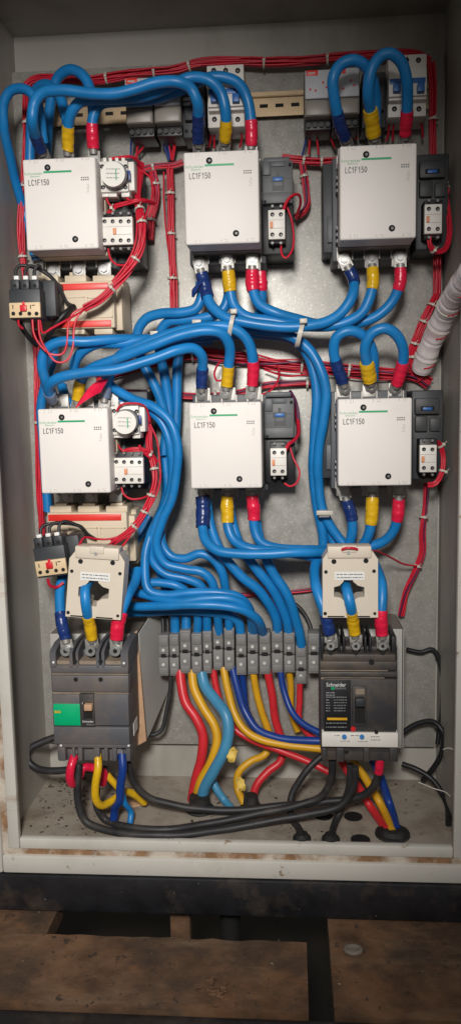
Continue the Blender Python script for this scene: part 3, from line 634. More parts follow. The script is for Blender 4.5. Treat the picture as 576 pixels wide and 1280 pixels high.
    bm = nb(); rr(bm, 404, 935, 496, 951, y + 0.014, 0.077, 0.002)
    for a, b in ((402, 408), (420, 430), (454, 462), (486, 497)): rr(bm, a, 935, b, 953, y + 0.006, 0.05, 0.002)
    put('terminal_bay', bm, 'mccb2', root)
    disc_parts('fixing_hole', ((432, 939),), 'hole', body, y + .0125, .01, 4, 14); disc_parts('fixing_hole', ((470, 915.5),), 'hole', body, y - .0002, .002, 2.5)
mccb_right()
# mounting brackets behind the breakers: folded sheets standing off the plate
def bracket(label, pts, x0, x1, z1, zlow):
    """pts: world outline of the splayed side web; front sheet from x0 to x1"""
    root = thing('breaker_bracket', label, 'bracket', (x1, PLATE, z1), 'sheet brackets behind the breakers')
    bm = nb(); f0 = [bm.verts.new(q) for q in pts]; f1 = [bm.verts.new(q + Vector((.0014, .0004, 0))) for q in pts]; n = len(pts)
    bm.faces.new(f0); bm.faces.new(f1[::-1])
    for i in range(n): bm.faces.new((f0[i], f1[i], f1[(i + 1) % n], f0[(i + 1) % n]))
    bmesh.ops.recalc_face_normals(bm, faces=bm.faces[:]); put('side_web', bm, 'zinc', root)
    bm = nb(); box(bm, x0, x1 - .0016, 1.2635, 1.265, zlow, z1, 0.0004); put('front_sheet', bm, 'zinc', root)
    bm = nb(); box(bm, x0, x1 - .0016, 1.2656, PLATE - .001, z1 - .0015, z1 - .0003, 0.0); put('top_sheet', bm, 'browngrey', root)
xa = P(174, 850, 1.265).x; zA = P(160, 792, 1.265).z; zB = P(178, 930, 1.265).z
bracket('pale sheet bracket carrying the green-labelled breaker, its sloped side beside the connectors', [P(*q) for q in ((173, 792, 1.266), (191, 764, 1.325), (204, 764, 1.359), (210, 862, 1.359), (186, 918, 1.285), (179, 929, 1.266))], P(66, 850, 1.265).x, xa, zA, zB)
xa2 = P(503, 850, 1.265).x; zA2 = P(450, 786, 1.265).z; zB2 = P(450, 934, 1.265).z
bracket('pale sheet bracket behind the dark breaker with the white strip', [Vector((xa2, y_, z_)) for y_, z_ in ((1.265, zA2), (1.265, zB2), (PLATE, zB2), (PLATE, zA2))], P(402, 850, 1.265).x, xa2, zA2, zB2)
bm = nb(); pts = [P(*q) for q in ((166.5, 792, 1.256), (171.5, 788, 1.258), (183, 926, 1.258), (172, 932, 1.256))]
f0 = [bm.verts.new(q) for q in pts]; f1 = [bm.verts.new(q + Vector((0, .004, 0))) for q in pts]; bm.faces.new(f0); bm.faces.new(f1[::-1])
for i in range(4): bm.faces.new((f0[i], f1[i], f1[(i + 1) % 4], f0[(i + 1) % 4]))
bmesh.ops.recalc_face_normals(bm, faces=bm.faces[:])
single('packing_strip', bm, 'parcel', 'brown fibre strip packed between the green-labelled breaker and its bracket', 'packing strip')

# ================================================================== top row: rail, relays, small breakers
q0 = P(40, 149, 1.345); q1 = P(535, 118, 1.345)
zr = P(340, 130, 1.345).z
bm = nb(); hz = 0.0185
box(bm, q0.x, q1.x, 1.352, 1.3535, zr - .012, zr + .012); box(bm, q0.x, q1.x, 1.344, 1.3455, zr + .0125, zr + hz); box(bm, q0.x, q1.x, 1.344, 1.3455, zr - hz, zr - .0125)
box(bm, q0.x, q1.x, 1.3455, 1.3535, zr + .0118, zr + .0128); box(bm, q0.x, q1.x, 1.3455, 1.3535, zr - .0128, zr - .0118)
rail = single('din_rail', bm, 'brass', 'yellow zinc mounting rail behind the relays and small breakers', 'rail', loc=(q0.x, 1.345, zr))
for i in range(24):
    xx = q0.x + 0.02 + i * 0.025; bm = nb(); box(bm, xx, xx + .013, 1.3515, 1.3525, zr - .0028, zr + .0028, .001); put('rail_slot', bm, 'hole', rail)
def phase_relay(label, u, v, tilt=0.0, group='pale plug-in relays on the rail'):
    """centre px of the front label; real relay with sloped label face, lower face, terminal feet"""
    c = P(u, v, 1.262); root = thing('relay', label, 'relay', (c.x, 1.345, c.z), group)
    x, z = c.x, c.z; hw = .0205
    bm = nb(); box(bm, x - hw, x + hw, 1.268, 1.344, z - .042, z + .022, .002); body = put('body', bm, 'browngrey', root)
    bm = nb(); box(bm, x - hw + .001, x + hw - .001, 1.262, 1.270, z - .019, z + .021, .0015); lab = put('front_label', bm, 'labelgrey', root)
    bm = nb(); box(bm, x - hw + .002, x + hw - .002, 1.266, 1.270, z - .041, z - .021, .0015); put('lower_face', bm, 'lowface_lit', root)
    bm = nb(); box(bm, x - hw + .003, x - hw + .020, 1.2612, 1.263, z + .013, z + .0205, .0004); lg = put('red_badge', bm, 'strip_red', lab)
    bm = nb(); box(bm, x - hw + .0055, x - hw + .016, 1.2609, 1.2613, z + .0155, z + .0175); put('badge_print', bm, 'faint', lab)
    for a, b in ((-.012, -.006), (-.004, -.008), (.007, .003), (.012, -.004)):
        bm = nb(); cyl(bm, (x + a, 1.2612, z + b), (x + a, 1.263, z + b), .0016, seg=10); put('indicator', bm, 'redbtn', lab)
    bm = nb(); box(bm, x - hw + .001, x + hw - .001, 1.285, 1.335, z - .056, z - .0425, .001)
    for i in range(4): cyl(bm, (x - .0145 + i * .0097, 1.280, z - .050), (x - .0145 + i * .0097, 1.287, z - .050), .0036, seg=10)
    put('terminal_foot', bm, 'black', root); return root
r0 = phase_relay('pale relay with red badge, left of the blue loop at top right', 397.5, 106)
LR = [('pale relay behind blue cables, left one of the pair above the upper timer', 172.5, 116, 0), ('pale relay behind blue cables, right one of the pair', 208, 114.5, 0), ('pale relay with red badge crossed by a blue loop at top right', 432, 103.5, 0)]
for la, u, v, _ in LR:
    b = copy_tree(r0); q = P(u, v, 1.262); b.location = (q.x, 1.345, q.z); b['label'] = la
for la, u0, v0, u1, v1, mk in (('black relay beside the three-hole breaker, half hidden by blue cable', 228, 100, 257, 172, True), ('black relay base between the pale relay and the blue-levered breaker', 452, 90, 482, 160, False)):
    c = P((u0 + u1) / 2, (v0 + v1) / 2, 1.29); root = thing('relay', la, 'relay', (c.x, 1.345, c.z))
    bm = nb(); pbox(bm, u0, v0, u1, v1, 1.290, 0.054, 0.002); pbox(bm, u0 + 2, v0 + 15, u1 - 2, v1 - 22, 1.278, 0.03, 0.002); put('body', bm, 'dark', root)
    disc_parts('clamp_hole', [(u0 + 5 + i * 8, v1 - 8) for i in range(3)], 'hole', root, 1.2895, .003, 2.3, 10)
    for q in ((122, 128) if mk else ()):
        bm = nb(); pbox(bm, 229, q, 238, q + 4, 1.2775, .001); put('indicator_label', bm, 'labelgrey', root)
def mini_breaker(label, u0, v0, lev, tops, bots, W):
    """stepped small breaker: u0,v0 = top left px, height 78 px"""
    y = 1.285; c = P(u0 + W / 2, v0 + 39, y); root = thing('miniature_breaker', label, 'circuit breaker', (c.x, 1.345, c.z), 'small white breakers on the rail')
    bm = nb(); pbox(bm, u0, v0, u0 + W, v0 + 78, y, .058, .0015); pbox(bm, u0 + 1, v0 + 17, u0 + W + .3, v0 + 57, y - .014, .02, .0012); pbox(bm, u0 + 1, v0 + 28, u0 + W + .3, v0 + 52, y - .020, .02, .001); body = put('body', bm, 'white2', root)
    bm = nb()
    for a in range(1, 2): pbox(bm, u0 + W / 2 - .5, v0 + .5, u0 + W / 2 + .3, v0 + 77, y - .0006, .002)
    put('pole_gap', bm, 'browngrey', body)
    sp = [(u0 + a, v0 + 7) for a in tops] + [(u0 + a, v0 + 68) for a in bots]
    disc_parts('clamp_hole', sp, 'hole', body, y - .0008, .003, 3, 14); disc_parts('clamp_screw', [(a, b + .6) for a, b in sp], 'darkscrew', body, y - .001, .003, 1.3, 8)
    bm = nb(); pbox(bm, u0 + 2, v0 + 29.5, u0 + W - 1, v0 + 36, y - .0212, .003, .0004); put('lever_slot', bm, 'bluelever', root)
    for a in lev:
        bm = nb(); pbox(bm, u0 + a, v0 + 35, u0 + a + 9, v0 + 46, y - .030, .012, .001); put('switch_lever', bm, 'bluelever', root)
    return root
mini_breaker('small white breaker with three holes on top, behind the upper blue cables', 259, 81, (4, 31), (8, 23, 38), (9, 38), 46)
mini_breaker('small white breaker with blue levers at the right end of the rail', 484.5, 68, (7, 37), (8, 23, 38), (8, 38.5), 48)

# ================================================================== connector row
CN = [(198, 211, 794, 821, 845, 'first and leftmost of the row'), (211.5, 224, 793, 821, 845, 'second from the left of the row, above the black wire'), (224.5, 238.5, 788, 815.5, 842, 'above the thick yellow cable'), (239, 252.5, 792, 819.5, 843, 'above the light blue cable'), (253, 265, 789, 816, 842, 'left neighbour of the two highest connectors'), (265.7, 279, 784, 811, 838, 'left one of the two highest'), (279.5, 293, 785, 812, 839, 'right one of the two highest'),
      (294.5, 308, 793, 821, 844, 'just right of the two highest, hanging a little lower'), (308.7, 322.7, 790, 816.5, 843, 'above the middle yellow cable'), (323.3, 338, 791, 819, 843, 'above the middle red cable'), (339, 353.5, 789, 815.5, 841, 'above the dark blue cable that bends to the right'), (354.2, 368.5, 791, 818.5, 841, 'left neighbour of the one hanging lowest'), (369, 383, 807, 838, 855, 'hanging lowest of all'), (384.3, 400, 792, 818, 842, 'last and rightmost, beside the dark breaker')]
for u0, u1, va, vm, vb, la in CN:
    y = 1.298; c = P((u0 + u1) / 2, vm, y); rd = random.Random(int(u0)); yy = y + rd.uniform(-.003, .003)
    root = thing('cable_connector', 'grey two-screw cable connector, ' + la, 'connector', (c.x, y, c.z), 'grey connectors in the row below the blue cables')
    bm = nb(); pbox(bm, u0 + .3, va, u1 - .3, vm - .8, yy, 0.032, 0.0018); pbox(bm, u0 + 1.5, va + 3, u1 - 1.5, va + 14, yy - 0.0025, 0.01, 0.0012); put('upper_body', bm, 'conn', root)
    bm = nb(); pbox(bm, u0 + .5, vm + .6, u1 - .2, vb, yy + .001, 0.032, 0.0018); pbox(bm, u0 + 1.5, vb - 10, u1 - 1.5, vb - 2, yy - .0012, .01, .0012); put('lower_body', bm, 'conn', root)
    bm = nb(); pbox(bm, u0 + 3.5, vm - 3.5, u1 - 3.5, vm + 1, yy - .0005, .02); put('middle_gap', bm, 'hole', root)
    disc_parts('clamp_screw', (((u0 + u1) / 2 - .5, va + (vm - va) * .70),), 'brightscrew', root, yy - .0018, .004, 2.1); disc_parts('clamp_screw', (((u0 + u1) / 2 - .3, vm + (vb - vm) * .42),), 'brightscrew', root, yy - .001, .004, 2.1)

# ================================================================== cables
def path3(pts, y0=1.22):
    ys = [p[2] if len(p) > 2 else None for p in pts]
    if all(v is None for v in ys): ys = [y0] * len(pts)
    idx = [i for i, v in enumerate(ys) if v is not None]
    for i in range(len(ys)):
        if ys[i] is None:
            lo = [j for j in idx if j < i]; hi = [j for j in idx if j > i]
            if lo and hi:
                a, b = lo[-1], hi[0]; f = (i - a) / (b - a); ys[i] = ys[a] * (1 - f) + ys[b] * f
            else: ys[i] = ys[lo[-1]] if lo else ys[hi[0]]
    out = []
    for i, p in enumerate(pts):
        q = P(p[0], p[1], ys[i])
        if q.z < IB + .0062: q = Pf(p[0], p[1], IB + .0062)
        out.append(q)
    return out
def resample(path, step):
    out = [path[0]]; acc = 0
    for i in range(1, len(path)):
        a, b = path[i - 1], path[i]; L = (b - a).length
        if L < 1e-9: continue
        d = step - acc
        while d <= L: out.append(a.lerp(b, d / L)); d += step
        acc = (acc + L) % step if True else 0
    if (out[-1] - path[-1]).length > step * .3: out.append(path[-1])
    return out
CG = 'blue power cables of the cabinet'
def cable(label, pts, r=0.0080, m='blue', a=None, b=None, group=CG, y0=1.22, name='power_cable', cat='cable', wob=0.0014):
    if any(k in label for k in ('sweeping', 'wave', 'horizontal blue', 'left drop', 'leftmost bend', 'dropping behind')): r = min(r, .0074)
    base = path3(pts, y0)
    fine = resample(catmull(base, 14), 0.0035)
    sd = random.uniform(0, 90)
    n = len(fine)
    fine = [p + noise.noise_vector(Vector((sd, sd * .3, i * .07))) * wob * (0 if i in (0, n - 1) else 1) for i, p in enumerate(fine)]
    root = thing(name, label, cat, tuple(fine[n // 2]), group)
    bm = nb(); tube(bm, fine, lambda i: r * (1 + .03 * noise.noise(Vector((sd, i * .15, 0)))), 14); ins = put('insulation', bm, m, root, angle=60)
    for end, spec in (('a', a), ('b', b)):
        if not spec: continue
        p = fine if end == 'a' else fine[::-1]
        tm, tl, lug = spec[0], spec[1], spec[2]
        if tm:
            k = max(3, int(tl / 0.0035)); seg = resample(p[:k + 1], 0.0012); s2 = random.uniform(0, 50); e = len(seg) - 1
            off = spec[3] if len(spec) > 3 else 1.0
            def rad(i):
                x = i / max(1, e)
                wv = .09 * noise.noise(Vector((s2, i * .10, 0))) + .014 * math.copysign(1, math.sin(i * .75 + s2))
                return r * off * (1.13 + wv + .05 * math.sin(x * 3.1))
            bm = nb(); tube(bm, seg, rad, 16); bmv = bm.verts[:]
            for v in bmv: v.co += noise.noise_vector(v.co * 180) * 0.0006
            put('tape_sleeve', bm, tm, root, angle=50)
        if lug:
            t = (p[0] - p[3]).normalized(); fw = Vector((0, -1, 0)); fw = (fw - t * fw.dot(t)).normalized(); sd_ = t.cross(fw)
            o_ = p[0]; bm = nb()
            cyl(bm, o_ - t * .004, o_ + t * .007, r * .80, r * .80, 14)
            W_, T_ = .0092, .0016
            ln = .026
            V = []
            for (s_, z_) in ((-1, .003), (1, .003), (1, ln - .004), (.6, ln), (-.6, ln), (-1, ln - .004)):
                V.append((o_ + t * z_ + sd_ * (s_ * W_)))
            bk = -fw * .003
            f0 = [bm.verts.new(q + bk + fw * T_) for q in V]; f1 = [bm.verts.new(q + bk - fw * T_) for q in V]
            bm.faces.new(f0); bm.faces.new(f1[::-1])
            for i in range(6): bm.faces.new((f0[i], f1[i], f1[(i + 1) % 6], f0[(i + 1) % 6]))
            bmesh.ops.recalc_face_normals(bm, faces=bm.faces[:])
            lg = put('lug', bm, 'steel', root)
            c = o_ + t * .0165 + bk + fw * T_
            bm = nb(); cyl(bm, c - fw * .001, c + fw * .0011, .0078, seg=20); cyl(bm, c, c + fw * .0052, .0056, .0052, 6); cyl(bm, c, c + fw * .0068, .0030, seg=12); put('bolt', bm, 'bolt', lg)
    return root
TN, TY, TR = 't_navy', 't_yellow', 't_red'
T1 = 1.262
# --- top left contactor: bridges to the top centre contactor
cable('blue cable bridging blue-taped terminals of the top left and top centre contactors', [(52, 188, T1), (46, 172, 1.24), (41, 150, 1.205), (44, 128), (54, 116), (75, 113, 1.195), (110, 116), (145, 117), (170, 111), (197, 103), (222, 102, 1.195), (238, 110), (247, 128, 1.21), (248, 150, 1.235), (248, 178, T1)], a=(TN, .034, 1), b=(TN, .046, 1))
cable('blue cable bridging yellow-taped terminals of the top left and top centre contactors', [(85, 188, T1), (85, 165, 1.25), (89, 143, 1.235), (102, 127, 1.228), (130, 124, 1.225), (180, 119), (215, 106), (240, 97), (262, 101, 1.222), (276, 116), (282, 140, 1.235), (281, 174, T1)], a=(TY, .036, 1), b=(TY, .034, 1))
cable('blue cable bridging red-taped terminals of the top left and top centre contactors', [(117, 186, T1), (116, 166, 1.255), (117, 146, 1.25), (126, 131, 1.248), (150, 126, 1.247), (190, 124), (225, 113), (250, 101, 1.247), (275, 96), (296, 103), (309, 124, 1.25), (314, 150), (314, 180, T1)], a=(TR, .036, 1), b=(TR, .036, 1))
# loops behind and left of the top left contactor
cable('blue cable looping out at the far left edge and dropping behind the top left contactor', [(55, 178, 1.262), (52, 150, 1.25), (46, 126, 1.235), (32, 112, 1.235), (15, 114, 1.24), (5, 130, 1.245), (5, 155, 1.255), (12, 190, 1.285), (19, 222, 1.315), (28, 255, 1.338), (38, 290, 1.345), (46, 325, 1.345)])
cable('blue cable with a low loop behind the first blue-taped terminal, dropping left of contactor', [(86, 165, 1.268), (82, 142, 1.275), (74, 118, 1.285), (60, 106, 1.29), (46, 112, 1.30), (40, 140, 1.31), (38, 200, 1.325), (40, 260, 1.328), (44, 320, 1.32)], b=None)
cable('blue cable with a high arch above the top left contactor', [(118, 150, 1.268), (113, 112, 1.272), (103, 94, 1.275), (89, 87, 1.28), (75, 95, 1.288), (66, 116, 1.296), (61, 150, 1.31), (58, 200, 1.328), (58, 260, 1.328)])
# --- top right contactor loops
cable('blue cable looped from blue to yellow tape above the top right contactor', [(431, 172, T1), (424, 150, 1.235), (417, 122, 1.21), (416, 98, 1.20), (425, 81, 1.20), (441, 75, 1.20), (456, 82, 1.205), (465, 100, 1.215), (469, 125, 1.235), (469, 170, T1 + .006)], a=(TN, .046, 1))
cable('blue cable looped from yellow to red tape above the top right contactor', [(467, 170, T1), (463, 140, 1.235), (460, 112, 1.205), (464, 86, 1.195), (475, 70, 1.195), (488, 67, 1.195), (501, 78, 1.20), (508, 102, 1.21), (508, 135, 1.235), (506, 168, T1)], a=(TY, .044, 1, 1.18), b=(TR, .036, 1))
# --- top centre bottom terminals
B1 = 1.262
cable('blue cable from top centre to top right contactor, blue tape at both lower ends', [(252, 342, B1), (257, 362, 1.258), (264, 382, 1.25), (280, 396, 1.242), (305, 403, 1.238), (345, 408), (380, 408, 1.238), (408, 402), (428, 389), (440, 370, 1.25), (441, 350, B1), (436, 337, B1)], a=(TN, .040, 1, 1.1), b=(TN, .026, 1))
cable('blue cable from blue-taped lower terminal of top centre contactor, bending left to the risers', [(250, 352, 1.272), (252, 370, 1.268), (245, 385, 1.268), (228, 390, 1.27), (200, 392, 1.275), (182, 399, 1.28), (172, 414, 1.285), (171, 432, 1.288), (178, 452, 1.29), (190, 475, 1.292), (201, 500, 1.295), (208, 530, 1.30), (205, 570, 1.30)], y0=1.27)
cable('blue cable from top centre to top right contactor, yellow tape at both lower ends', [(285, 338, B1), (287, 362, 1.264), (292, 382, 1.262), (306, 395, 1.258), (345, 402, 1.258), (385, 408, 1.256), (425, 405, 1.254), (452, 391, 1.254), (463, 370, 1.256), (466, 350), (465, 336, B1)], a=(TY, .034, 1, 1.12), b=(TY, .032, 1))
cable('blue cable from yellow-taped lower terminal of top centre contactor, bending left', [(284, 345, 1.272), (285, 370, 1.275), (278, 388, 1.277), (262, 396, 1.277), (230, 400, 1.28), (209, 403, 1.285), (200, 416, 1.29), (200, 436, 1.295), (206, 470, 1.305), (212, 520, 1.31), (210, 580, 1.31)])
cable('blue cable from top centre to top right contactor, red tape at both lower ends', [(315, 338, B1), (316, 360, 1.262), (324, 380, 1.258), (345, 392, 1.255), (372, 399, 1.262), (400, 406, 1.272), (438, 406, 1.274), (470, 395, 1.272), (490, 376, 1.268), (500, 352, B1), (500, 336, B1)], a=(TR, .032, 1, 1.12), b=(TR, .034, 1))
cable('blue cable dropping straight behind red tape of the top centre contactor', [(325, 340, 1.275), (327, 362, 1.278), (326, 385, 1.285), (318, 402, 1.295), (290, 410, 1.302), (255, 408, 1.305), (232, 420, 1.308), (223, 450, 1.312), (221, 490, 1.315), (220, 540, 1.318), (216, 590, 1.318)], a=(TR, .030, 0, 1.05))
# --- risers at the right of the centre column
cable('outer blue riser right of the middle centre contactor, curving to the right transformer', [(250, 418, 1.29), (290, 410, 1.285), (330, 414, 1.278), (362, 420, 1.272), (385, 436, 1.268), (401, 462, 1.266), (407, 490, 1.268), (404, 525, 1.275), (398, 560, 1.285), (397, 600, 1.295), (403, 638, 1.30), (418, 666, 1.302), (438, 690, 1.30)])
cable('inner blue riser right of the middle centre contactor, left of its twin', [(240, 424, 1.305), (290, 418, 1.30), (335, 419, 1.295), (365, 424, 1.288), (383, 442, 1.284), (393, 470, 1.284), (396, 500, 1.286), (393, 540, 1.292), (391, 590, 1.30), (396, 634, 1.308), (402, 665, 1.312), (404, 700, 1.314)])
cable('blue riser hidden behind its two twins right of the middle centre contactor', [(240, 412, 1.32), (300, 412, 1.315), (345, 416, 1.305), (374, 428, 1.300), (392, 450, 1.298), (402, 480, 1.300), (401, 530, 1.305), (395, 580, 1.312), (397, 625, 1.318), (409, 660, 1.322), (424, 695, 1.322)])
# --- middle left contactor to middle centre contactor
cable('lowest blue cable from navy tape of the middle centre contactor to the middle left contactor', [(252, 484, B1), (253, 462, 1.25), (252, 445, 1.235), (242, 436, 1.225), (222, 438, 1.215), (190, 449, 1.21), (150, 461, 1.205), (105, 466, 1.203), (75, 472, 1.205), (62, 482, 1.22), (66, 500, 1.255)], a=(TN, .034, 1), b=('t_clear', .022, 1))
cable('blue cable linking the yellow tapes of the middle centre and middle left contactors', [(283, 482, B1), (286, 456, 1.25), (287, 432, 1.235), (277, 417, 1.225), (255, 413, 1.22), (222, 420, 1.218), (180, 436, 1.22), (145, 449, 1.225), (115, 461, 1.235), (102, 475, 1.25), (97, 500, T1)], a=(TY, .034, 1), b=(TY, .032, 1))
cable('blue cable from red tape of the middle centre contactor across to the middle left contactor', [(315, 482, B1), (316, 456, 1.25), (312, 430, 1.24), (301, 416, 1.235), (282, 408, 1.232), (258, 409, 1.232), (222, 415, 1.235), (185, 428, 1.24), (150, 445, 1.245), (140, 465, 1.255), (134, 480, 1.26), (131, 498, T1)], a=(TR, .040, 1), b=('t_clear', .02, 1))
cable('blue cable making a round bend at left above the middle left contactor', [(66, 495, 1.262), (58, 478, 1.24), (53, 458, 1.225), (57, 438, 1.22), (74, 428, 1.218), (110, 427, 1.222), (150, 424, 1.24), (190, 425, 1.27), (225, 430, 1.30), (262, 425, 1.325)], a=(TN, .03, 0, .95))
cable('blue cable arching over yellow tape above the middle left contactor', [(95, 470, 1.262), (94, 456, 1.25), (103, 440, 1.24), (122, 430, 1.238), (150, 429, 1.242), (185, 424, 1.258), (215, 432, 1.29), (250, 430, 1.32)])
# short ones behind the top left transformer block
for la, pts in (('dark blue cable behind the navy tape left of the upper transformer block', [(66, 412, 1.31), (68, 440, 1.315), (60, 470, 1.315), (52, 505, 1.322), (55, 560, 1.33), (60, 640, 1.33)]),
                ('blue cable dipping behind yellow tape above the middle left contactor', [(78, 482, 1.30), (84, 500, 1.285), (92, 512, 1.285)])):
    cable(la, pts)
# --- descending bundle between left and centre columns
cable('outer blue cable sweeping right of the middle left contactor down to the connectors', [(132, 470, 1.28), (143, 484, 1.27), (165, 498, 1.26), (192, 508, 1.25), (212, 526, 1.245), (221, 552, 1.245), (221, 590, 1.25), (215, 622, 1.255), (203, 650, 1.262), (196, 682, 1.27), (206, 704, 1.272), (230, 711, 1.272), (252, 715, 1.272), (265, 728, 1.275), (270, 750, 1.282), (274, 793, 1.305)])
cable('second blue cable sweeping right of the middle left contactor, inside the outer one', [(128, 502, 1.29), (150, 502, 1.285), (176, 506, 1.275), (198, 522, 1.265), (211, 548, 1.262), (216, 590, 1.268), (211, 622, 1.275), (198, 650, 1.28), (188, 680, 1.283), (190, 700, 1.285), (205, 716, 1.285), (232, 723, 1.285), (250, 732, 1.288), (257, 748, 1.292), (260, 793, 1.308)])
cable('blue cable snaking in the third wave above the connectors', [(206, 572, 1.285), (210, 620, 1.285), (202, 655, 1.285), (203, 680, 1.284), (214, 695, 1.282), (232, 698, 1.28), (250, 692, 1.278), (265, 698, 1.278), (277, 715, 1.28), (283, 742, 1.288), (287, 793, 1.306)])
cable('blue cable in the left drop of the middle bundle, passing the leaning transformer', [(212, 575, 1.302), (206, 625, 1.295), (190, 665, 1.285), (181, 695, 1.275), (181, 718, 1.268), (186, 738, 1.262), (205, 744, 1.26), (240, 741, 1.258), (275, 741, 1.258), (297, 746, 1.262), (310, 758, 1.27), (315, 775, 1.285), (316, 793, 1.306)])
cable('blue cable with leftmost bend beside the leaning transformer, running right above the connectors', [(188, 645, 1.32), (176, 668, 1.312), (161, 686, 1.30), (156, 702, 1.295), (162, 717, 1.288), (176, 727, 1.285), (200, 729, 1.283), (222, 733, 1.283), (238, 745, 1.29), (246, 765, 1.30), (247, 793, 1.31)])
cable('blue cable behind the middle bundle dropping to the second connector group', [(208, 590, 1.32), (206, 640, 1.318), (196, 690, 1.315), (205, 730, 1.315), (217, 755, 1.315), (220, 795, 1.316)])
cable('straight blue cable entering the connector above the thick yellow cable', [(226, 725, 1.32), (232, 750, 1.318), (233, 790, 1.312)])
cable('lower horizontal blue cable above the connectors, ending in front of the ninth connector', [(150, 738, 1.285), (175, 742, 1.272), (198, 748, 1.262), (225, 752, 1.245), (255, 748, 1.242), (284, 748, 1.243), (303, 755, 1.25), (314, 768, 1.265), (318, 792, 1.305)])
cable('lowest horizontal blue cable above the connectors, from behind the leaning transformer', [(150, 753, 1.285), (170, 758, 1.265), (200, 758, 1.25), (240, 756, 1.24), (275, 757, 1.24), (303, 762, 1.245), (320, 773, 1.26), (329, 792, 1.305)])
cable('short blue cable behind the horizontal pair, bending into the highest connector', [(160, 765, 1.30), (200, 764, 1.295), (250, 764, 1.29), (282, 768, 1.292), (298, 778, 1.30), (301, 795, 1.308)])
for u, la in ((233, 'short upright blue stub in the gap left of the wave cables, fourth connector'), (246, 'short upright blue stub entering the connector left of the highest pair')):
    pass
# --- middle centre contactor bottoms
cable('blue cable from navy tape under the middle centre contactor, running right to the transformer', [(253, 620, B1), (254, 640, 1.258), (254, 660, 1.25), (259, 677, 1.235), (272, 688, 1.225), (296, 692, 1.22), (335, 692, 1.218), (372, 690, 1.22), (400, 690, 1.235), (425, 690, 1.27)], a=(TN, .052, 1, 1.22))
cable('blue cable from navy tape under the middle centre contactor, slanting down to the connectors', [(258, 626, 1.275), (262, 650, 1.274), (268, 672, 1.27), (282, 698, 1.268), (302, 720, 1.27), (322, 737, 1.275), (337, 757, 1.285), (345, 775, 1.295), (347, 793, 1.306)], a=None)
cable('blue cable from yellow tape under the middle centre contactor, joining the horizontal run', [(284, 620, B1), (285, 640, 1.26), (286, 660, 1.256), (293, 675, 1.25), (312, 685, 1.242), (345, 689, 1.24), (380, 694, 1.242), (404, 697, 1.255), (425, 697, 1.285)], a=(TY, .044, 1, 1.12))
cable('blue cable from yellow tape under the middle centre contactor, slanting down to the connectors', [(286, 628, 1.275), (291, 655, 1.274), (300, 682, 1.27), (316, 706, 1.272), (336, 730, 1.278), (350, 755, 1.288), (358, 775, 1.296), (361, 793, 1.306)])
cable('blue cable from red tape under the middle centre contactor, joining the horizontal run', [(315, 620, B1), (317, 640, 1.262), (318, 660, 1.262), (325, 676, 1.26), (342, 684, 1.26), (372, 687, 1.262), (404, 688, 1.275), (425, 690, 1.30)], a=(TR, .040, 1, 1.1))
cable('blue cable from red tape under the middle centre contactor, slanting down to the lowest connector', [(317, 628, 1.277), (321, 655, 1.276), (328, 685, 1.274), (341, 715, 1.275), (356, 738, 1.278), (367, 765, 1.286), (374, 790, 1.296), (376, 810, 1.306)])
# --- middle right contactor
cable('blue cable looped from blue to yellow tape above the middle right contactor', [(428, 478, T1), (420, 455, 1.245), (417, 438, 1.235), (421, 422, 1.228), (434, 414, 1.225), (450, 417, 1.228), (461, 429, 1.235), (466, 446, 1.245), (466, 475, T1 + .008)], a=(TN, .042, 1))
cable('blue cable looped from yellow to red tape above the middle right contactor', [(462, 476, T1), (457, 452, 1.24), (456, 434, 1.225), (464, 417, 1.218), (480, 410, 1.215), (494, 417, 1.22), (503, 434, 1.23), (503, 455, 1.245), (496, 479, T1)], a=(TY, .036, 1, 1.22), b=(TR, .040, 1, 1.05))
cable('blue cable from navy tape under the middle right contactor to the right transformer', [(433, 626, B1), (439, 645, 1.262), (440, 662, 1.265), (436, 682, 1.275), (430, 705, 1.285)], a=(TN, .034, 1, 1.05))
cable('blue cable from yellow tape under the middle right contactor, bending left', [(465, 622, B1), (464, 645, 1.262), (461, 665, 1.266), (452, 682, 1.28), (436, 692, 1.295)], a=(TY, .042, 1, 1.1))
cable('blue cable from red tape under the middle right contactor, bending far left', [(498, 624, B1), (497, 645, 1.264), (491, 664, 1.272), (478, 677, 1.282), (458, 684, 1.29), (430, 688, 1.298)], a=(TR, .038, 1, 1.05))
# --- breaker feeds
FT = 1.188
cable('blue cable with navy tape behind the left edge of the leaning transformer', [(82, 798, FT), (78, 780, 1.19), (76, 755, 1.205), (77, 730, 1.225), (84, 700, 1.25), (95, 670, 1.28)], a=(TN, .042, 1))
cable('blue cable with yellow tape passing through the window of the leaning transformer', [(115, 797, FT), (112, 780, 1.180), (108, 758, 1.166), (107, 738, 1.172), (112, 725, 1.20), (120, 716, 1.25)], a=(TY, .044, 1))
cable('blue cable with a bulky red tape knot right of the leaning transformer', [(146, 798, FT), (148, 780, 1.188), (154, 760, 1.195), (161, 742, 1.215), (168, 728, 1.245), (172, 712, 1.27)], a=(TR, .042, 1, 1.15))
cable('blue cable with navy tape left of the right transformer', [(412, 792, FT), (407, 772, 1.185), (400, 750, 1.19), (394, 730, 1.205), (393, 710, 1.235), (400, 692, 1.27)], a=(TN, .034, 1))
cable('blue cable with yellow tape passing through the window of the right transformer', [(443, 792, FT), (441, 775, 1.18), (437, 755, 1.166), (433, 740, 1.172), (431, 728, 1.20), (432, 715, 1.25)], a=(TY, .044, 1))
cable('blue cable with red tape right of the right transformer', [(477, 793, FT), (476, 770, 1.185), (477, 745, 1.19), (475, 725, 1.205), (468, 705, 1.24), (458, 690, 1.275)], a=(TR, .040, 1, 1.05))

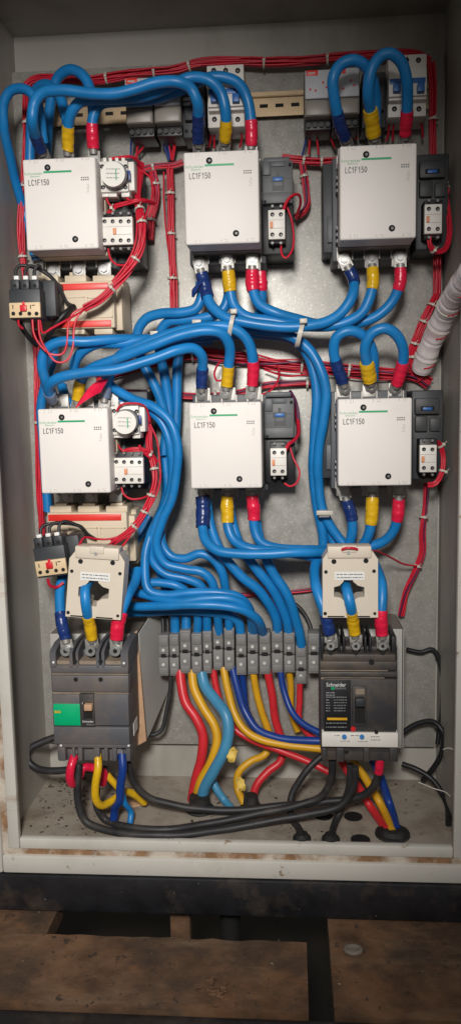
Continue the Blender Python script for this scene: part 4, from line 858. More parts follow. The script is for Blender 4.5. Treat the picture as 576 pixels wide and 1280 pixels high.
# --- cables below the connectors
LG = 'coloured cables below the connectors'
cable('thick red cable curving down to the black floor boot at left', [(225, 838, 1.305), (227, 856, 1.295), (232, 878, 1.285), (245, 898, 1.275), (253, 918, 1.27), (252, 945, 1.27), (245, 975, 1.275), (240, 1000, 1.285)], .0082, 'red', group=LG)
cable('thick yellow cable curving down between thick red and light blue ones', [(240, 838, 1.305), (243, 860, 1.292), (254, 884, 1.28), (267, 906, 1.268), (271, 925, 1.262), (265, 950, 1.258), (252, 975, 1.262), (245, 1000, 1.275)], .0076, 'yellow', group=LG)
cable('thick light blue cable curving down in front to the black floor boot', [(252, 840, 1.305), (256, 856, 1.295), (270, 876, 1.275), (282, 893, 1.258), (285, 912, 1.25), (280, 938, 1.245), (267, 965, 1.25), (256, 985, 1.26), (252, 1005, 1.275)], .0095, 'skyblue', group=LG)
cable('thin red cable slanting right behind the yellow and dark blue run', [(266, 836, 1.31), (270, 858, 1.305), (280, 892, 1.298), (292, 910, 1.29), (315, 925, 1.282), (350, 938, 1.275), (385, 952, 1.268), (412, 965, 1.26)], .0058, 'red', group=LG)
cable('yellow cable bending right along the dark blue one to the right breaker', [(279, 834, 1.305), (284, 862, 1.295), (293, 893, 1.282), (306, 913, 1.27), (330, 926, 1.262), (362, 932, 1.256), (405, 936, 1.25)], .0064, 'yellow', group=LG)
cable('dark blue cable bending right above the yellow one to the right breaker', [(290, 834, 1.305), (297, 862, 1.295), (306, 890, 1.285), (322, 912, 1.272), (346, 922, 1.262), (375, 925, 1.256), (408, 926, 1.25)], .0066, 'dkblue', group=LG)
cable('short dark blue cable under the connector right of the highest pair', [(302, 838, 1.31), (304, 860, 1.312), (308, 888, 1.315), (318, 908, 1.32)], .0058, 'dkblue', group=LG)
cable('yellow cable dropping behind the dark blue bend, then turning to the floor', [(316, 838, 1.308), (320, 862, 1.31), (327, 892, 1.312), (336, 918, 1.312), (332, 942, 1.305), (312, 952, 1.295), (298, 966, 1.288), (297, 985, 1.285), (305, 1005, 1.285)], .0062, 'yellow', group=LG)
cable('red cable dropping behind the dark blue bend, then turning left to the floor', [(334, 838, 1.308), (339, 864, 1.312), (344, 900, 1.315), (352, 932, 1.312), (350, 952, 1.305), (335, 965, 1.298), (322, 980, 1.29), (315, 1000, 1.285)], .0068, 'red', group=LG)
cable('dark blue cable swinging down to the right breaker, above the other dark blue one', [(350, 836, 1.305), (354, 862, 1.298), (364, 888, 1.285), (380, 906, 1.27), (405, 920, 1.255)], .0056, 'dkblue', group=LG)
cable('short yellow cable under the connector left of the lowest one', [(361, 836, 1.312), (363, 860, 1.318), (364, 890, 1.324), (372, 915, 1.328)], .0056, 'yellow', group=LG)
cable('short red cable hanging from the lowest connector', [(375, 850, 1.308), (375, 875, 1.31), (374, 900, 1.305), (385, 918, 1.29), (404, 930, 1.27)], .0054, 'red', group=LG)
cable('light blue cable bending down to the second floor boot', [(266, 950, 1.285), (264, 968, 1.28), (270, 985, 1.272), (280, 1000, 1.268), (290, 1012, 1.265)], .0066, 'skyblue', group=LG)
for la, m, pts in (('red cable slanting behind the right breaker to the floor hole, leftmost of three', 'red', [(425, 950, 1.268), (445, 980, 1.262), (462, 1008, 1.255), (484, 1038, 1.25)]),
                   ('yellow cable slanting behind the right breaker to the floor hole, middle of three', 'yellow', [(440, 950, 1.264), (458, 975, 1.258), (475, 1005, 1.252), (490, 1040, 1.25)]),
                   ('dark blue cable slanting behind the right breaker to the floor hole, rightmost of three', 'dkblue', [(462, 945, 1.262), (475, 972, 1.256), (487, 1005, 1.252), (496, 1038, 1.25)])):
    cable(la, pts, .0066, m, group=LG)
# tails under the left breaker
TG = 'tape-wrapped tails under the left breaker'
cable('red loop of taped cable under the left terminal of the green-labelled breaker', [(93, 945, 1.185), (89, 958, 1.175), (88, 972, 1.175), (92, 980, 1.185), (99, 972, 1.20), (104, 960, 1.205), (118, 960, 1.215), (130, 966, 1.22), (128, 980, 1.225)], .0068, 't_red', group=TG)
cable('yellow taped cable hanging and looping forward under the green-labelled breaker', [(122, 942, 1.185), (123, 960, 1.175), (120, 980, 1.172), (121, 1000, 1.175), (128, 1007, 1.185), (142, 1000, 1.205), (157, 990, 1.225), (170, 995, 1.24), (180, 1004, 1.25)], .0062, 't_yellow', group=TG)
cable('second yellow cable crossing under the middle of the green-labelled breaker', [(134, 968, 1.225), (142, 978, 1.225), (155, 990, 1.235), (172, 990, 1.25)], .0056, 't_yellow', group=TG)
cable('blue taped cable hanging under the right terminal of the green-labelled breaker', [(153, 942, 1.185), (154, 960, 1.178), (151, 980, 1.178), (150, 1000, 1.185), (144, 1012, 1.20), (142, 1026, 1.21)], .0066, 'dkblue', group=TG)
cable('thin blue cable bending right under the green-labelled breaker', [(152, 985, 1.192), (156, 1003, 1.195), (163, 1015, 1.205), (162, 1030, 1.21)], .0048, 'blue', group=TG)
# black earth cables
BG = 'black cables along the cabinet floor'
cable('black cable from the left breaker hanging lowest along the front of the cabinet floor', [(99, 955, 1.19), (97, 980, 1.185), (98, 1005, 1.185), (107, 1026, 1.185), (128, 1037, 1.185), (165, 1043, 1.186), (215, 1044, 1.188), (270, 1038, 1.19), (330, 1028, 1.195), (385, 1018, 1.20), (425, 1006, 1.20), (441, 985, 1.20), (443, 958, 1.195)], .0060, 'blackcab', group=BG)
cable('black cable from the middle of the left breaker, second lowest on the cabinet floor', [(121, 985, 1.20), (122, 1008, 1.205), (132, 1024, 1.208), (160, 1034, 1.21), (210, 1037, 1.212), (260, 1030, 1.213), (320, 1018, 1.215), (375, 1006, 1.216), (402, 995, 1.214), (413, 975, 1.205), (415, 950, 1.195)], .0060, 'blackcab', group=BG)
cable('black cable from the right side of the left breaker, highest of the three', [(160, 955, 1.205), (167, 978, 1.21), (185, 996, 1.215), (220, 1007, 1.22), (262, 1012, 1.225), (310, 1012, 1.228), (355, 1007, 1.228), (400, 1003, 1.224), (440, 998, 1.218), (462, 988, 1.21), (472, 970, 1.20), (475, 948, 1.192)], .0060, 'blackcab', group=BG, b=('t_red', .028, 0))
cable('black cable looping out left behind the green-labelled breaker', [(75, 920, 1.285), (55, 927, 1.28), (38, 936, 1.275), (35, 950, 1.272), (46, 960, 1.268), (70, 963, 1.262), (100, 962, 1.258), (135, 962, 1.255)], .0062, 'blackcab', group=BG)
cable('thin black wire curling under the sloped side of the left bracket', [(213, 842, 1.315), (213, 865, 1.315), (208, 892, 1.312), (202, 912, 1.308), (193, 918, 1.305), (180, 917, 1.30)], .0038, 'blackcab', group=BG)
cable('thin black wire pair member above the first connector', [(203, 760, 1.325), (204, 780, 1.318), (204, 798, 1.312)], .0034, 'blackcab', group=BG)
cable('thin black wire beside the first blue upright above the connectors', [(208, 760, 1.330), (210, 780, 1.322), (209, 800, 1.314)], .0030, 'blackcab', group=BG)
cable('black cable bent from behind the right breaker down to a floor gland', [(402, 945, 1.262), (388, 958, 1.255), (375, 975, 1.25), (364, 995, 1.245), (364, 1020, 1.235), (373, 1036, 1.225), (377, 1048, 1.22)], .0056, 'blackcab', group=BG)
cable('black cable standing upright in the floor gland below the right breaker', [(438, 955, 1.225), (435, 985, 1.225), (425, 1012, 1.224), (417, 1032, 1.222), (413, 1050, 1.22)], .0056, 'blackcab', group=BG)
cable('black cable bending through the dark corner right of the dark breaker, upper one', [(500, 918, 1.335), (520, 905, 1.33), (540, 902, 1.322), (553, 915, 1.31), (551, 940, 1.315), (540, 962, 1.325), (528, 975, 1.335)], .0046, 'black', group=BG)
cable('added black cable crossing the dark corner low behind the white thread', [(502, 955, 1.335), (520, 962, 1.325), (540, 975, 1.315), (556, 1000, 1.29), (560, 1030, 1.25)], .0048, 'black', group=BG)  # added dark tangle, standing in for the shade of this corner
cable('added thin black cable hugging the plate edge right of the dark breaker', [(508, 812, 1.35), (525, 815, 1.35), (540, 812, 1.352), (550, 830, 1.35), (552, 880, 1.345), (546, 930, 1.335)], .0042, 'black', group=BG)  # likewise added to make the corner look darker
cable('black cable sagging behind the right end of the slanted blue cables', [(352, 748, 1.345), (372, 758, 1.34), (385, 775, 1.335), (392, 795, 1.325)], .0034, 'blackcab', group=BG)
# CT leads of the overload relays
for du, dv, w_ in ((0, 0, 'upper'), (31, 322, 'lower')):
    for k, (u, la) in enumerate(((20.5, 'left'), (32, 'middle'), (43, 'right'))):
        dvv = dv + (k * -1.5 if dv else 0)
        if dv: p = [(u + du, 347 + dvv, 1.203), (u + du, 338 + dvv, 1.205), (u + du + 6, 333 + dvv, 1.21), (75 + du - 6, 336 + dv, 1.225), (84 + du - 5, 346 + dv, 1.24), (93 + du - 4, 352 + dv, 1.256)]
        else: p = [(u, 347, 1.203), (u + .5, 337, 1.206), (u + 6, 332, 1.21), (52, 338, 1.218), (66, 348, 1.225), (76, 362, 1.235), (84, 378, 1.246), (93, 383, 1.256)]
        cable('thin black lead on the %s clamp of the %s overload relay' % (la, w_), p, .0026, 'blackcab', group='thin black leads of the overload relays', wob=.0015)
cable('black taped lead from the upper transformer block bending back under the overload relay', [(93, 383, 1.256), (82, 392, 1.24), (72, 404, 1.238), (62, 420, 1.25), (58, 428, 1.27)], .0045, 'black', group='thin black leads of the overload relays')
cable('black taped lead hanging under the upper overload relay', [(22, 396, 1.215), (28, 410, 1.22), (38, 424, 1.235), (46, 432, 1.26)], .0040, 'black', group='thin black leads of the overload relays')

# boots, glands, tags, flag of tape
for u, v, r0_, r1_, h, la in ((250, 1013, .019, .0165, .026, 'wide black rubber boot on the cabinet floor around three thick cables'), (314, 1012, .015, .011, .026, 'black rubber boot on the cabinet floor around red and yellow cables')):
    q = Pf(u, v, IB); bm = nb(); cyl(bm, (q.x, q.y, IB), (q.x - .001, q.y, IB + h), r0_, r1_, 24); tube(bm, [Vector((q.x + r0_ * 1.12 * math.cos(a), q.y + r0_ * 1.12 * math.sin(a), IB + .003)) for a in [2 * math.pi * i / 24 for i in range(25)]], .003, 8); single('cable_boot', bm, 'rubber', la, 'boot', loc=(q.x, q.y, IB))
for u, v, la in ((377, 1049, 'round black gland on the cabinet floor, left one below the right breaker'), (413, 1050, 'round black gland on the cabinet floor around the upright black cable'), (490, 1043, 'large black floor gland taking red, yellow and blue cables')):
    q = Pf(u, v, IB); bm = nb(); rr_ = .0115 if u < 480 else .022; cyl(bm, (q.x, q.y, IB), (q.x, q.y, IB + .004), rr_ * 1.25, rr_ * 1.2, 20); cyl(bm, (q.x, q.y, IB + .004), (q.x, q.y, IB + .010), rr_, rr_ * .8, 20); single('cable_gland', bm, 'rubber', la, 'gland', loc=(q.x, q.y, IB))
bm = nb(); q = Pf(165, 1004, IB); box(bm, q.x - .024, q.x + .024, q.y - .016, q.y + .016, IB, IB + .003, .001); bmesh.ops.rotate(bm, cent=q, matrix=Matrix.Rotation(.5, 3, 'Z'), verts=bm.verts); single('cardboard_scrap', bm, 'parcel', 'small brown card scrap lying on the floor under the left breaker', 'scrap')
for u, v, y, la, rx_ in ((290, 944, 1.238, 'crumpled yellow tag stuck beside the thick light blue cable', .3), (301, 980, 1.268, 'lower crumpled yellow tag, at the second floor boot', -.4)):
    bm = nb(); c = P(u, v, y); n_ = 9
    g = bmesh.ops.create_icosphere(bm, subdivisions=3, radius=1.0)
    for vv in g['verts']:
        d = vv.co.copy(); f_ = 1 + .38 * noise.noise(d * 2.2 + Vector((u, v, 0))) + .15 * noise.noise(d * 6 + Vector((u, 0, 0)))
        vv.co = c + Vector((d.x * .0066 * f_, d.y * .0013 * f_ + .002 * math.sin(d.z * 4), d.z * .0135 * f_))
    single('yellow_tag', bm, 'yelpaper', la, 'tag').rotation_euler = (0, rx_, 0)
bm = nb(); rows = []
for i in range(13):
    f = i / 12; c = P(131 - 33 * f, 482 + 23 * f - 5 * math.sin(f * 3), 1.225 + .02 * f); wd = .010 + .004 * math.sin(f * 3.1) - .002 * f
    rows.append([c + Vector((wd * .55 * s, .0035 * math.sin(f * 5 + s) + (.002 if l else 0), wd * s)) for s in (-1, -.33, .33, 1) for l in (0,)])
for off in (0, .0012): pass
vs = [[bm.verts.new(p) for p in r_] for r_ in rows]; vb = [[bm.verts.new(p + Vector((0, .0012, 0))) for p in r_] for r_ in rows]
for i in range(12):
    for j in range(3):
        bm.faces.new((vs[i][j], vs[i][j + 1], vs[i + 1][j + 1], vs[i + 1][j])); bm.faces.new((vb[i][j], vb[i + 1][j], vb[i + 1][j + 1], vb[i][j + 1]))
    for j in (0, 3): bm.faces.new((vs[i][j], vs[i + 1][j], vb[i + 1][j], vb[i][j]))
for i in (0, 12):
    for j in range(3): bm.faces.new((vs[i][j], vs[i][j + 1], vb[i][j + 1], vb[i][j]))
bmesh.ops.recalc_face_normals(bm, faces=bm.faces[:])
single('tape_flag', bm, 't_red', 'loose pink-red strip of tape slanting above the middle left contactor', 'tape')
bm = nb(); tube(bm, path3([(252, 352, 1.25), (247, 357, 1.246), (243, 364, 1.246), (241, 371, 1.25)]), lambda i: (.004, .003, .0045, .002)[i], 8)
single('tape_tail', bm, 't_navy', 'ragged tail of navy tape under the top centre contactor', 'tape')

# nylon ties around the power cables
def tie_loop(label, u, v, y, w_u, h_v, lean):
    """flat strap looped round cables: an oval ring standing across the run, with head and tail"""
    c = P(u, v, y); root = thing('cable_tie', label, 'cable tie', tuple(c), 'white nylon ties around blue cables')
    a_ = w_u * .00125; hgt = h_v * .00125; bm = nb(); ring = []
    for i in range(29):
        t_ = 2 * math.pi * i / 28; ring.append(c + Vector((math.sin(t_) * hgt * .5 * lean, (-math.cos(t_)) * .0 + .017 * (1 - math.cos(t_)), math.sin(t_) * hgt * .5)))
    for i, p in enumerate(ring):
        pass
    rw = []
    for i, p in enumerate(ring):
        t_ = 2 * math.pi * i / 28; nrm = Vector((0, -math.cos(t_), math.sin(t_)))
        rw.append([bm.verts.new(p + Vector((sx_ * a_ * .5, 0, 0)) + nrm * th) for sx_, th in ((-1, 0), (1, 0), (1, .0014), (-1, .0014))])
    for i in range(28):
        for j in range(4): bm.faces.new((rw[i][j], rw[i][(j + 1) % 4], rw[i + 1][(j + 1) % 4], rw[i + 1][j]))
    put('strap', bm, 'tie', root)
    bm = nb(); h = c + Vector((hgt * .45 * lean, -.002, hgt * .45)); box(bm, h.x - a_ * .8, h.x + a_ * .8, h.y - .004, h.y + .003, h.z - .0035, h.z + .0035, .0008); put('head', bm, 'tie', root)
tie_loop('white cable tie around blue cables under yellow tape of the top centre contactor', 289, 404, 1.222, 5, 30, .25)
tie_loop('white cable tie around blue cables under the top right contactor side module', 375, 416, 1.222, 5.5, 30, .28)
tie_loop('white cable tie low on the blue risers beside the middle right contactor', 405, 644, 1.272, 13, 8, .1)
tie_loop('white cable tie end poking up beside the left bend of the blue cables', 193, 420, 1.262, 6, 7, .1)
tie_loop('white cable tie above the blue cables left of the top centre navy tape', 246, 406, 1.262, 7, 7, .1)

# ================================================================== red control wiring
WN = [0]
def bundle(label, pts, n, R_, rw=.00155, mix=(), ties=(), group='tied bundles of red control wire', y0=1.335, twist=2.0, cat='wire bundle'):
    n = int(n * 1.25 + .5); R_ *= 1.2; base = resample(catmull(path3(pts, y0), 8), 0.007); sd = random.uniform(0, 60)
    F = frames(base); N_ = len(base)
    root = thing('wire_bundle', label, cat, tuple(base[N_ // 2]), group)
    for k in range(n):
        rr_ = R_ * math.sqrt((k + .5) / n) * .92; a0_ = k * 2.39996
        pth = []
        for i, p in enumerate(base):
            a_ = a0_ + twist * noise.noise(Vector((sd + k * .13, i * .045, 0))); q = rr_ * (1 + .55 * noise.noise(Vector((k * 3.3, i * .08, sd))))
            pth.append(p + F[i][1] * math.cos(a_) * q + F[i][2] * math.sin(a_) * q)
        bm = nb(); tube(bm, pth, rw, 6)
        put('wire', bm, mix[k % len(mix)] if mix and k % 4 == 1 else 'wire', root, angle=80)
    for f in ties:
        i = min(N_ - 2, max(1, int(f * N_))); c = base[i]; t_, n_, b_ = F[i]
        bm = nb(); rr_ = R_ + rw * .9
        pr = [(rr_, -.0016), (rr_ + .0009, -.0016), (rr_ + .0009, .0016), (rr_, .0016)]
        rings = [[bm.verts.new(c + (n_ * math.cos(x) + b_ * math.sin(x)) * p_ + t_ * s_) for p_, s_ in pr] for x in [2 * math.pi * j / 16 for j in range(16)]]
        for j in range(16):
            for e in range(4): bm.faces.new((rings[j][e], rings[j][(e + 1) % 4], rings[(j + 1) % 16][(e + 1) % 4], rings[(j + 1) % 16][e]))
        hd = c - n_ * (rr_ + .001) * (1 if n_.y > 0 else -1); box(bm, hd.x - .0022, hd.x + .0022, hd.y - .002, hd.y + .002, hd.z - .0022, hd.z + .0022, .0006); tl_ = hd + Vector((.004, -.004, .005)); tube(bm, [hd, hd.lerp(tl_, .5), tl_], .0007, 5)
        bmesh.ops.recalc_face_normals(bm, faces=bm.faces[:]); put('cable_tie', bm, 'tie', root)
    return root
def wire(label, pts, r=.0016, m='wire', y0=1.24, group='single red control wires'):
    bm = nb(); pth = resample(catmull(path3(pts, y0), 10), .004); sd = random.uniform(0, 50)
    pth = [p + noise.noise_vector(Vector((sd, i * .12, 0))) * .0012 for i, p in enumerate(pth)]
    tube(bm, pth, r, 8); return single('control_wire', bm, m, label, 'wire', loc=pth[len(pth) // 2], group=group)
MX = ('wire', 'wirepurple', 'wire', 'wireblue')
bundle('long red wire bundle along the top edge of the mounting plate', [(30, 112), (42, 101), (75, 99), (120, 99), (170, 92), (222, 87), (245, 80), (290, 77), (340, 78), (385, 76), (430, 71), (485, 67), (520, 68), (536, 78)], 11, .0056, ties=(.1, .22, .33, .42, .6, .75, .9))
bundle('red wire bundle down the left edge of the mounting plate beside the left contactors', [(34, 108), (34, 150), (33, 200), (28, 250), (27, 300), (33, 350), (42, 400), (46, 450), (48, 520), (50, 600), (54, 690)], 9, .0048, ties=(.08, .2, .35, .5, .7))
bundle('red wire bundle down the right edge of the mounting plate beside the blue-levered breaker', [(538, 78), (541, 110), (541, 160), (542, 220), (545, 270), (546, 330), (546, 368)], 9, .0050, ties=(.25, .5, .75))
bundle('upright red wire bundle in the gap left of the top centre contactor', [(212, 208), (213, 250), (214, 300), (216, 350), (217, 400), (216, 440)], 9, .0052, ties=(.15, .35, .6, .85))
bundle('red wire bundle joining the left timer wiring to the top centre contactor', [(176, 213), (190, 209), (205, 207), (218, 206), (230, 202)], 7, .0042, mix=MX, ties=(.3,))
bundle('dark red and blue wire bundle hanging right of the upper timer', [(191, 214), (194, 228), (195, 245), (193, 258), (190, 270), (188, 300)], 9, .0052, mix=('wire', 'wireblue', 'wirepurple'), ties=(.2, .7))
bundle('thick red bundle curving from the upper timer down to the upper overload relay', [(176, 204, 1.27), (174, 225, 1.26), (172, 248, 1.25), (176, 268, 1.235), (178, 290, 1.23), (174, 315, 1.228), (162, 335, 1.226), (146, 354, 1.224), (125, 375, 1.222), (105, 385, 1.22)], 8, .0048, ties=(.3, .38, .58, .78))
bundle('red wires crossing under the upper timer to its auxiliary block', [(135, 270, 1.24), (142, 259, 1.236), (158, 254, 1.234), (176, 250, 1.235), (193, 254, 1.26)], 5, .0030, ties=(.2,))
bundle('thick red horizontal bundle across the plate below the upper cables', [(120, 470), (165, 458), (205, 450), (240, 443), (270, 444), (305, 448), (345, 455), (385, 458), (430, 462), (480, 466), (520, 470), (536, 480)], 14, .0088, mix=('wire', 'wire', 'wirepurple'), ties=(.3, .48, .62, .75, .9), y0=1.345)
bundle('lower red horizontal bundle just above the middle centre contactor', [(130, 488), (170, 490), (200, 492), (235, 495), (265, 494), (300, 490), (330, 482), (365, 480), (410, 480)], 8, .0046, mix=MX, ties=(.2, .5, .7, .9), y0=1.345)
bundle('red horizontal bundle between the top centre and top right contactors', [(352, 198), (372, 200), (395, 202), (430, 200)], 10, .0056, ties=(.35, .6))
bundle('purple and red wire bundle hanging down beside the top centre side module', [(376, 204), (380, 222), (383, 240), (384, 255), (378, 266), (368, 272)], 8, .0044, mix=('wirepurple', 'wirepurple', 'wire'), ties=(.2,))
bundle('thick red bundle curving from the lower timer down to the lower overload relay', [(184, 512, 1.27), (186, 535, 1.26), (187, 560, 1.25), (192, 580, 1.245), (194, 600, 1.24), (188, 622, 1.236), (178, 645, 1.232), (162, 664, 1.228), (140, 678, 1.225)], 7, .0042, ties=(.4, .58, .68, .8))
bundle('red wires crossing under the lower timer to its auxiliary block', [(150, 572, 1.24), (155, 565, 1.236), (170, 562, 1.235), (185, 565, 1.24), (196, 578, 1.25)], 5, .0028, ties=(.7,))
bundle('red wires rising from the auxiliary block of the top right contactor', [(552, 250, 1.29), (558, 243, 1.285), (556, 232, 1.29), (548, 222, 1.30)], 4, .0030, ties=(.4,))
bundle('red wire loop below the auxiliary block of the top right contactor', [(537, 296, 1.25), (537, 306, 1.25), (545, 315, 1.255), (555, 312, 1.262), (561, 295, 1.27), (560, 265, 1.28), (554, 235, 1.29)], 5, .0030, ties=(.15,))
bundle('red wire loop around the auxiliary block of the middle right contactor', [(531, 563, 1.25), (537, 555, 1.255), (547, 553, 1.27), (553, 568, 1.275), (552, 590, 1.27), (543, 605, 1.265), (534, 606, 1.27)], 5, .0030, ties=(.35, .7))
bundle('red wire bundle dropping below the auxiliary block of the middle right contactor', [(533, 604), (531, 630), (527, 665), (527, 690), (518, 715), (507, 740), (500, 770)], 8, .0046, mix=MX, ties=(.25, .6), y0=1.34)
bundle('red wire bundle emerging beside the spiral-wrapped harness on the plate', [(546, 368, 1.33), (538, 385, 1.325), (529, 402, 1.325), (521, 420, 1.325), (515, 440, 1.33), (517, 460, 1.335), (528, 474, 1.335)], 9, .0056, ties=(.15, .35, .55, .7))
bundle('red wires behind the connectors, running along the bottom of the plate', [(150, 745), (210, 748), (280, 744), (340, 742), (380, 738), (400, 735)], 4, .0026, mix=MX, y0=1.352)
# drops from relays and small breakers
k_ = 0
for u0, v0, u1, v1, m, la in ((166, 153, 163, 205, 'wireblue', 'dark blue wire dropping from the left one of the upper left relays'), (172, 153, 168, 208, 'wire', 'red wire dropping from the left one of the upper left relays, second clamp'), (174, 153, 171, 206, 'wire', 'red wire beside the second clamp wire of the upper left relay'), (187, 153, 170, 196, 'wire', 'red wire slanting from the last clamp of the left relay'),
        (202, 151, 211, 200, 'wireblue', 'dark blue wire slanting from the right one of the upper left relays'), (206, 151, 212, 198, 'wireblue', 'second dark blue wire slanting from the right relay of the pair'), (211, 151, 214, 198, 'wire', 'red wire dropping from the right relay of the pair, middle clamp'), (217, 151, 215, 200, 'wire', 'red wire dropping from the right relay of the pair, third clamp'), (223, 151, 216, 200, 'wire', 'red wire slanting from the last clamp of the right relay of the pair'),
        (383, 145, 378, 195, 'wireblue', 'blue wire dropping from the first clamp of the right-hand relay'), (390, 145, 386, 194, 'wire', 'red wire dropping from the second clamp of the right-hand relay'), (393, 145, 398, 194, 'wire', 'red wire bowing from the second clamp of the right-hand relay'), (408, 145, 418, 185, 'wire', 'red wire behind the blue-taped loop, from the right-hand relay'), (436, 142, 440, 175, 'wire', 'red wire dropping between navy and yellow tapes at top right'), (443, 142, 446, 175, 'wire', 'red wire dropping left of the yellow tape at top right'),
        (262, 162, 260, 185, 'wire', 'red wire below the first lower hole of the three-hole breaker'), (269, 162, 268, 185, 'wire', 'red wire left of the yellow tape under the three-hole breaker'), (301, 162, 300, 185, 'wire', 'red wire between yellow and red tape under the three-hole breaker'), (290, 162, 289, 185, 'wire', 'red wire right of the yellow tape under the three-hole breaker'), (485, 150, 482, 176, 'wire', 'red wire under the blue-levered breaker, right of the yellow tape'), (492, 150, 490, 176, 'wire', 'red wire under the blue-levered breaker, left of the red tape'), (524, 150, 528, 172, 'wire', 'red wire under the blue-levered breaker, right of the red tape')):
    wire(la, [(u0, v0, 1.31), ((u0 + u1) / 2 + (u0 - u1) * .2 + (1.5 if k_ % 2 else -1), (v0 + v1) / 2, 1.325), (u1, v1, 1.335)], .0017, m, group='thin wires below the relays and small breakers'); k_ += 1
# loose wires
wire('red wire hooked under the auxiliary block of the top centre contactor', [(351, 303, 1.25), (352, 317, 1.248), (357, 323, 1.247), (364, 315, 1.25), (367, 298, 1.255), (364, 275, 1.26), (358, 258, 1.262), (355, 252, 1.265)])
wire('red wire arching from the white tie above the top centre auxiliary block', [(354, 263, 1.245), (358, 252, 1.25), (366, 244, 1.26), (373, 243, 1.27), (375, 255, 1.29), (370, 270, 1.31)], .0022)
wire('red wire hooked under the auxiliary block of the middle centre contactor', [(355, 604, 1.25), (362, 608, 1.248), (371, 603, 1.25), (374, 590, 1.255), (368, 575, 1.26), (362, 558, 1.262)])
wire('red wire arching to the auxiliary block top of the middle centre contactor', [(355, 565, 1.245), (360, 556, 1.25), (368, 550, 1.265), (373, 540, 1.29), (372, 525, 1.31), (367, 505, 1.325)], .0030)
wire('dark wire curving down beside the middle centre side module', [(362, 490, 1.33), (370, 505, 1.315), (373, 525, 1.31), (371, 545, 1.30)], .0030, 'wirepurple')
wire('long red wire looping above yellow tape of the middle centre contactor', [(285, 470, 1.30), (272, 476, 1.30), (268, 468, 1.30), (272, 456, 1.31), (278, 450, 1.32)], .0016)
wire('red wire arching right above the middle centre contactor', [(322, 494, 1.275), (335, 490, 1.285), (346, 478, 1.30), (349, 464, 1.32), (346, 456, 1.335)], .0016)
wire('red wire arching over the lower timer', [(146, 514, 1.212), (150, 507, 1.21), (160, 504, 1.212), (176, 505, 1.22), (184, 512, 1.235), (187, 528, 1.245)], .0017)
wire('red wire sagging under the lower auxiliary block', [(152, 609, 1.225), (155, 618, 1.222), (164, 624, 1.222), (178, 623, 1.226), (188, 619, 1.235)], .0016)
wire('red wire sagging under the upper auxiliary block', [(135, 311, 1.225), (138, 322, 1.222), (146, 330, 1.222), (158, 331, 1.224), (168, 326, 1.228)], .0016)
wire('red wire from the left lower clamp of the upper timer', [(133, 243, 1.228), (135, 252, 1.23), (141, 259, 1.233)], .0015)
wire('red wire from the right lower clamp of the upper timer', [(157, 243, 1.228), (162, 250, 1.23), (170, 252, 1.234)], .0018)
wire('red wire rising over the upper timer into its clamps', [(137, 199, 1.225), (150, 197, 1.225), (165, 196, 1.235), (173, 202, 1.25), (176, 210, 1.262)], .0022)
wire('red wire from the lower timer into the crossing bundle', [(148, 556, 1.23), (152, 562, 1.233), (160, 566, 1.235)], .0015)
wire('red wire from the right clamp of the lower timer', [(174, 556, 1.23), (179, 564, 1.233), (188, 572, 1.24)], .0022)
O1 = [('outer red wire sagging under the upper overload relay', [(40.5, 400, 1.192), (42, 415, 1.192), (50, 430, 1.195), (63, 442, 1.20), (78, 442, 1.205), (84, 430, 1.21), (86, 405, 1.215), (92, 392, 1.22), (105, 384, 1.222)]), ('inner red wire sagging under the upper overload relay', [(48.5, 400, 1.192), (50, 418, 1.192), (58, 437, 1.196), (72, 452, 1.20), (84, 451, 1.205), (91, 438, 1.21), (93, 412, 1.215), (98, 395, 1.22), (112, 380, 1.222)]), ('red wire running straight from the upper overload relay to the bundle', [(50, 400, 1.195), (54, 416, 1.20), (66, 410, 1.208), (85, 399, 1.215), (105, 388, 1.22), (122, 376, 1.222)]), ('short red wire on the left clamp of the upper overload relay', [(23, 400, 1.192), (24, 407, 1.195), (29, 411, 1.20)])]
for la, p in O1: wire(la, p, .0017)
wire('red wire from the lower bundle over the head of the leaning transformer', [(150, 671, 1.226), (135, 674, 1.222), (118, 673, 1.215), (106, 672, 1.20), (100, 680, 1.18), (97, 686, 1.172)], .0017)
wire('second red wire from the lower bundle to the leaning transformer head', [(148, 673, 1.226), (138, 680, 1.21), (128, 686, 1.185), (124, 688, 1.17)], .0017)
wire('red wire ending at the right edge of the leaning transformer', [(168, 660, 1.226), (160, 674, 1.222), (152, 684, 1.215), (146, 690, 1.205)], .0017)
wire('short red wires tucked under the lower overload relay', [(60, 724, 1.195), (63, 732, 1.20), (72, 734, 1.21), (80, 728, 1.215)], .0024)
wire('pink-red wire entering the head of the right transformer', [(427, 687, 1.163), (432, 684.5, 1.160), (440, 684.5, 1.160), (446, 686.5, 1.164)], .0020)
wire('thin red wire sagging right from the right transformer head', [(462, 688, 1.20), (474, 690, 1.24), (490, 698, 1.29), (507, 706, 1.32), (525, 708, 1.335)], .0016)
wire('thin white thread lying in the dark corner right of the dark breaker', [(522, 978, 1.26), (540, 985, 1.255), (556, 990, 1.25), (562, 996, 1.25)], .0009, 'tie', group=None)
wire('short white thread near the right rim in the dark corner', [(553, 937, 1.22), (560, 935, 1.215), (566, 937, 1.21)], .0009, 'tie', group=None)
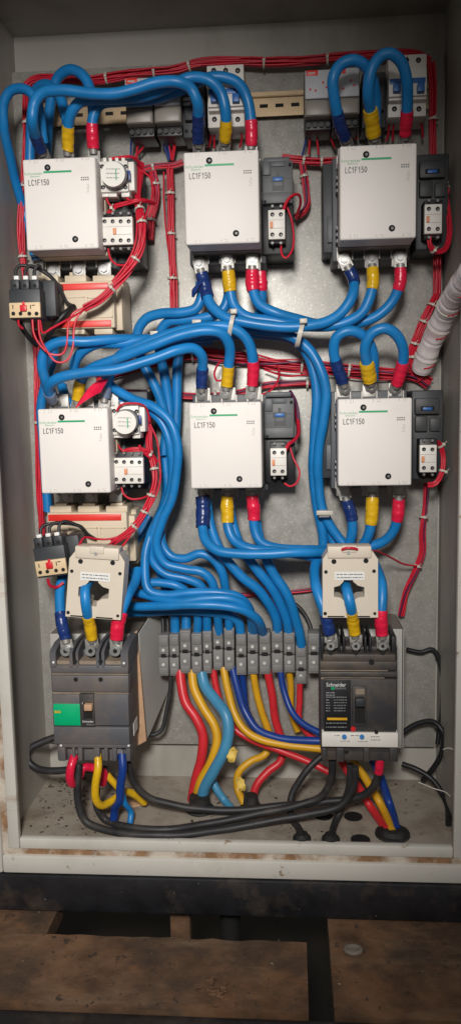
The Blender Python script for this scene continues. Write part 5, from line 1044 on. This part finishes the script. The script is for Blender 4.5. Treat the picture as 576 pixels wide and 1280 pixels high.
LS = [('stray red wire bowing out right of the upper timer bundle', [(176, 212, 1.26), (188, 222, 1.262), (190, 245, 1.258), (184, 262, 1.25), (179, 285, 1.24)]), ('stray red wire lying left of the thick bundle beside the upper auxiliary block', [(170, 250, 1.24), (171, 275, 1.232), (170, 300, 1.226), (160, 326, 1.222), (140, 352, 1.22)]), ('stray red wire bowing out right of the lower timer bundle', [(187, 530, 1.25), (196, 550, 1.25), (200, 580, 1.245), (198, 612, 1.24), (184, 640, 1.232)]),
      ('stray red wire slanting over the lower transformer block', [(176, 645, 1.23), (160, 668, 1.225), (140, 682, 1.224), (120, 690, 1.228)]), ('stray red wire wandering above the long top bundle, left half', [(120, 94, 1.33), (160, 88, 1.325), (205, 84, 1.325), (240, 76, 1.33)]), ('stray red wire wandering above the long top bundle, right half', [(300, 72, 1.33), (350, 72, 1.325), (400, 69, 1.325), (440, 66, 1.33)]),
      ('stray red wire sagging below the middle horizontal bundle', [(330, 462, 1.335), (355, 470, 1.33), (385, 468, 1.33), (410, 466, 1.335)]), ('stray red wire curling beside the upright bundle in the centre gap', [(205, 215, 1.33), (205, 250, 1.325), (208, 290, 1.325), (213, 330, 1.33)])]
for la, p in LS: wire(la, p, .0015)
# spiral-wrapped harness that runs out to the door at the right
hp = resample(catmull(path3([(526, 462, 1.325), (531, 448, 1.31), (540, 425, 1.285), (553, 398, 1.25), (566, 372, 1.20), (584, 345, 1.13), (612, 318, 1.05), (650, 310, 0.98)]), 12), .0022)
root = thing('wire_harness', 'spiral-wrapped pale pink wire harness leaving over the right rim', 'wire harness', tuple(hp[0]))
bm = nb()
def hrad(i):
    ph = (i % 14) / 14.0
    return .0166 + .0007 * math.sin(ph * math.pi) + (-.0010 if ph < .09 else 0) + .0026 * noise.noise(Vector((i * .11, 2, 0)))
tube(bm, hp, hrad, 20); put('spiral_wrap', bm, 'spiral', root, angle=50)
F = frames(hp); bm = nb(); hel = []
for i, p in enumerate(hp):
    a_ = i * 2 * math.pi / 14
    hel.append(p + (F[i][1] * math.cos(a_) + F[i][2] * math.sin(a_)) * .0168)
for s_ in range(0, len(hel) - 8, 28):
    bm = nb(); tube(bm, hel[s_ + 7:s_ + 12], .0016, 6); put('wire', bm, 'wire', root)
for i in (12, 40, 62):
    bm = nb(); c = hp[i]; t_, n_, b_ = F[i]
    rg = [c + (n_ * math.cos(x) + b_ * math.sin(x)) * .0172 for x in [2 * math.pi * j / 20 for j in range(21)]]; tube(bm, rg, .0014, 6)
    e = c + (n_ * math.cos(4) + b_ * math.sin(4)) * .017; tube(bm, [e, e + Vector((-.004, -.006, .009)), e + Vector((-.006, -.008, .016))], .0011, 6); put('cable_tie', bm, 'tie', root)
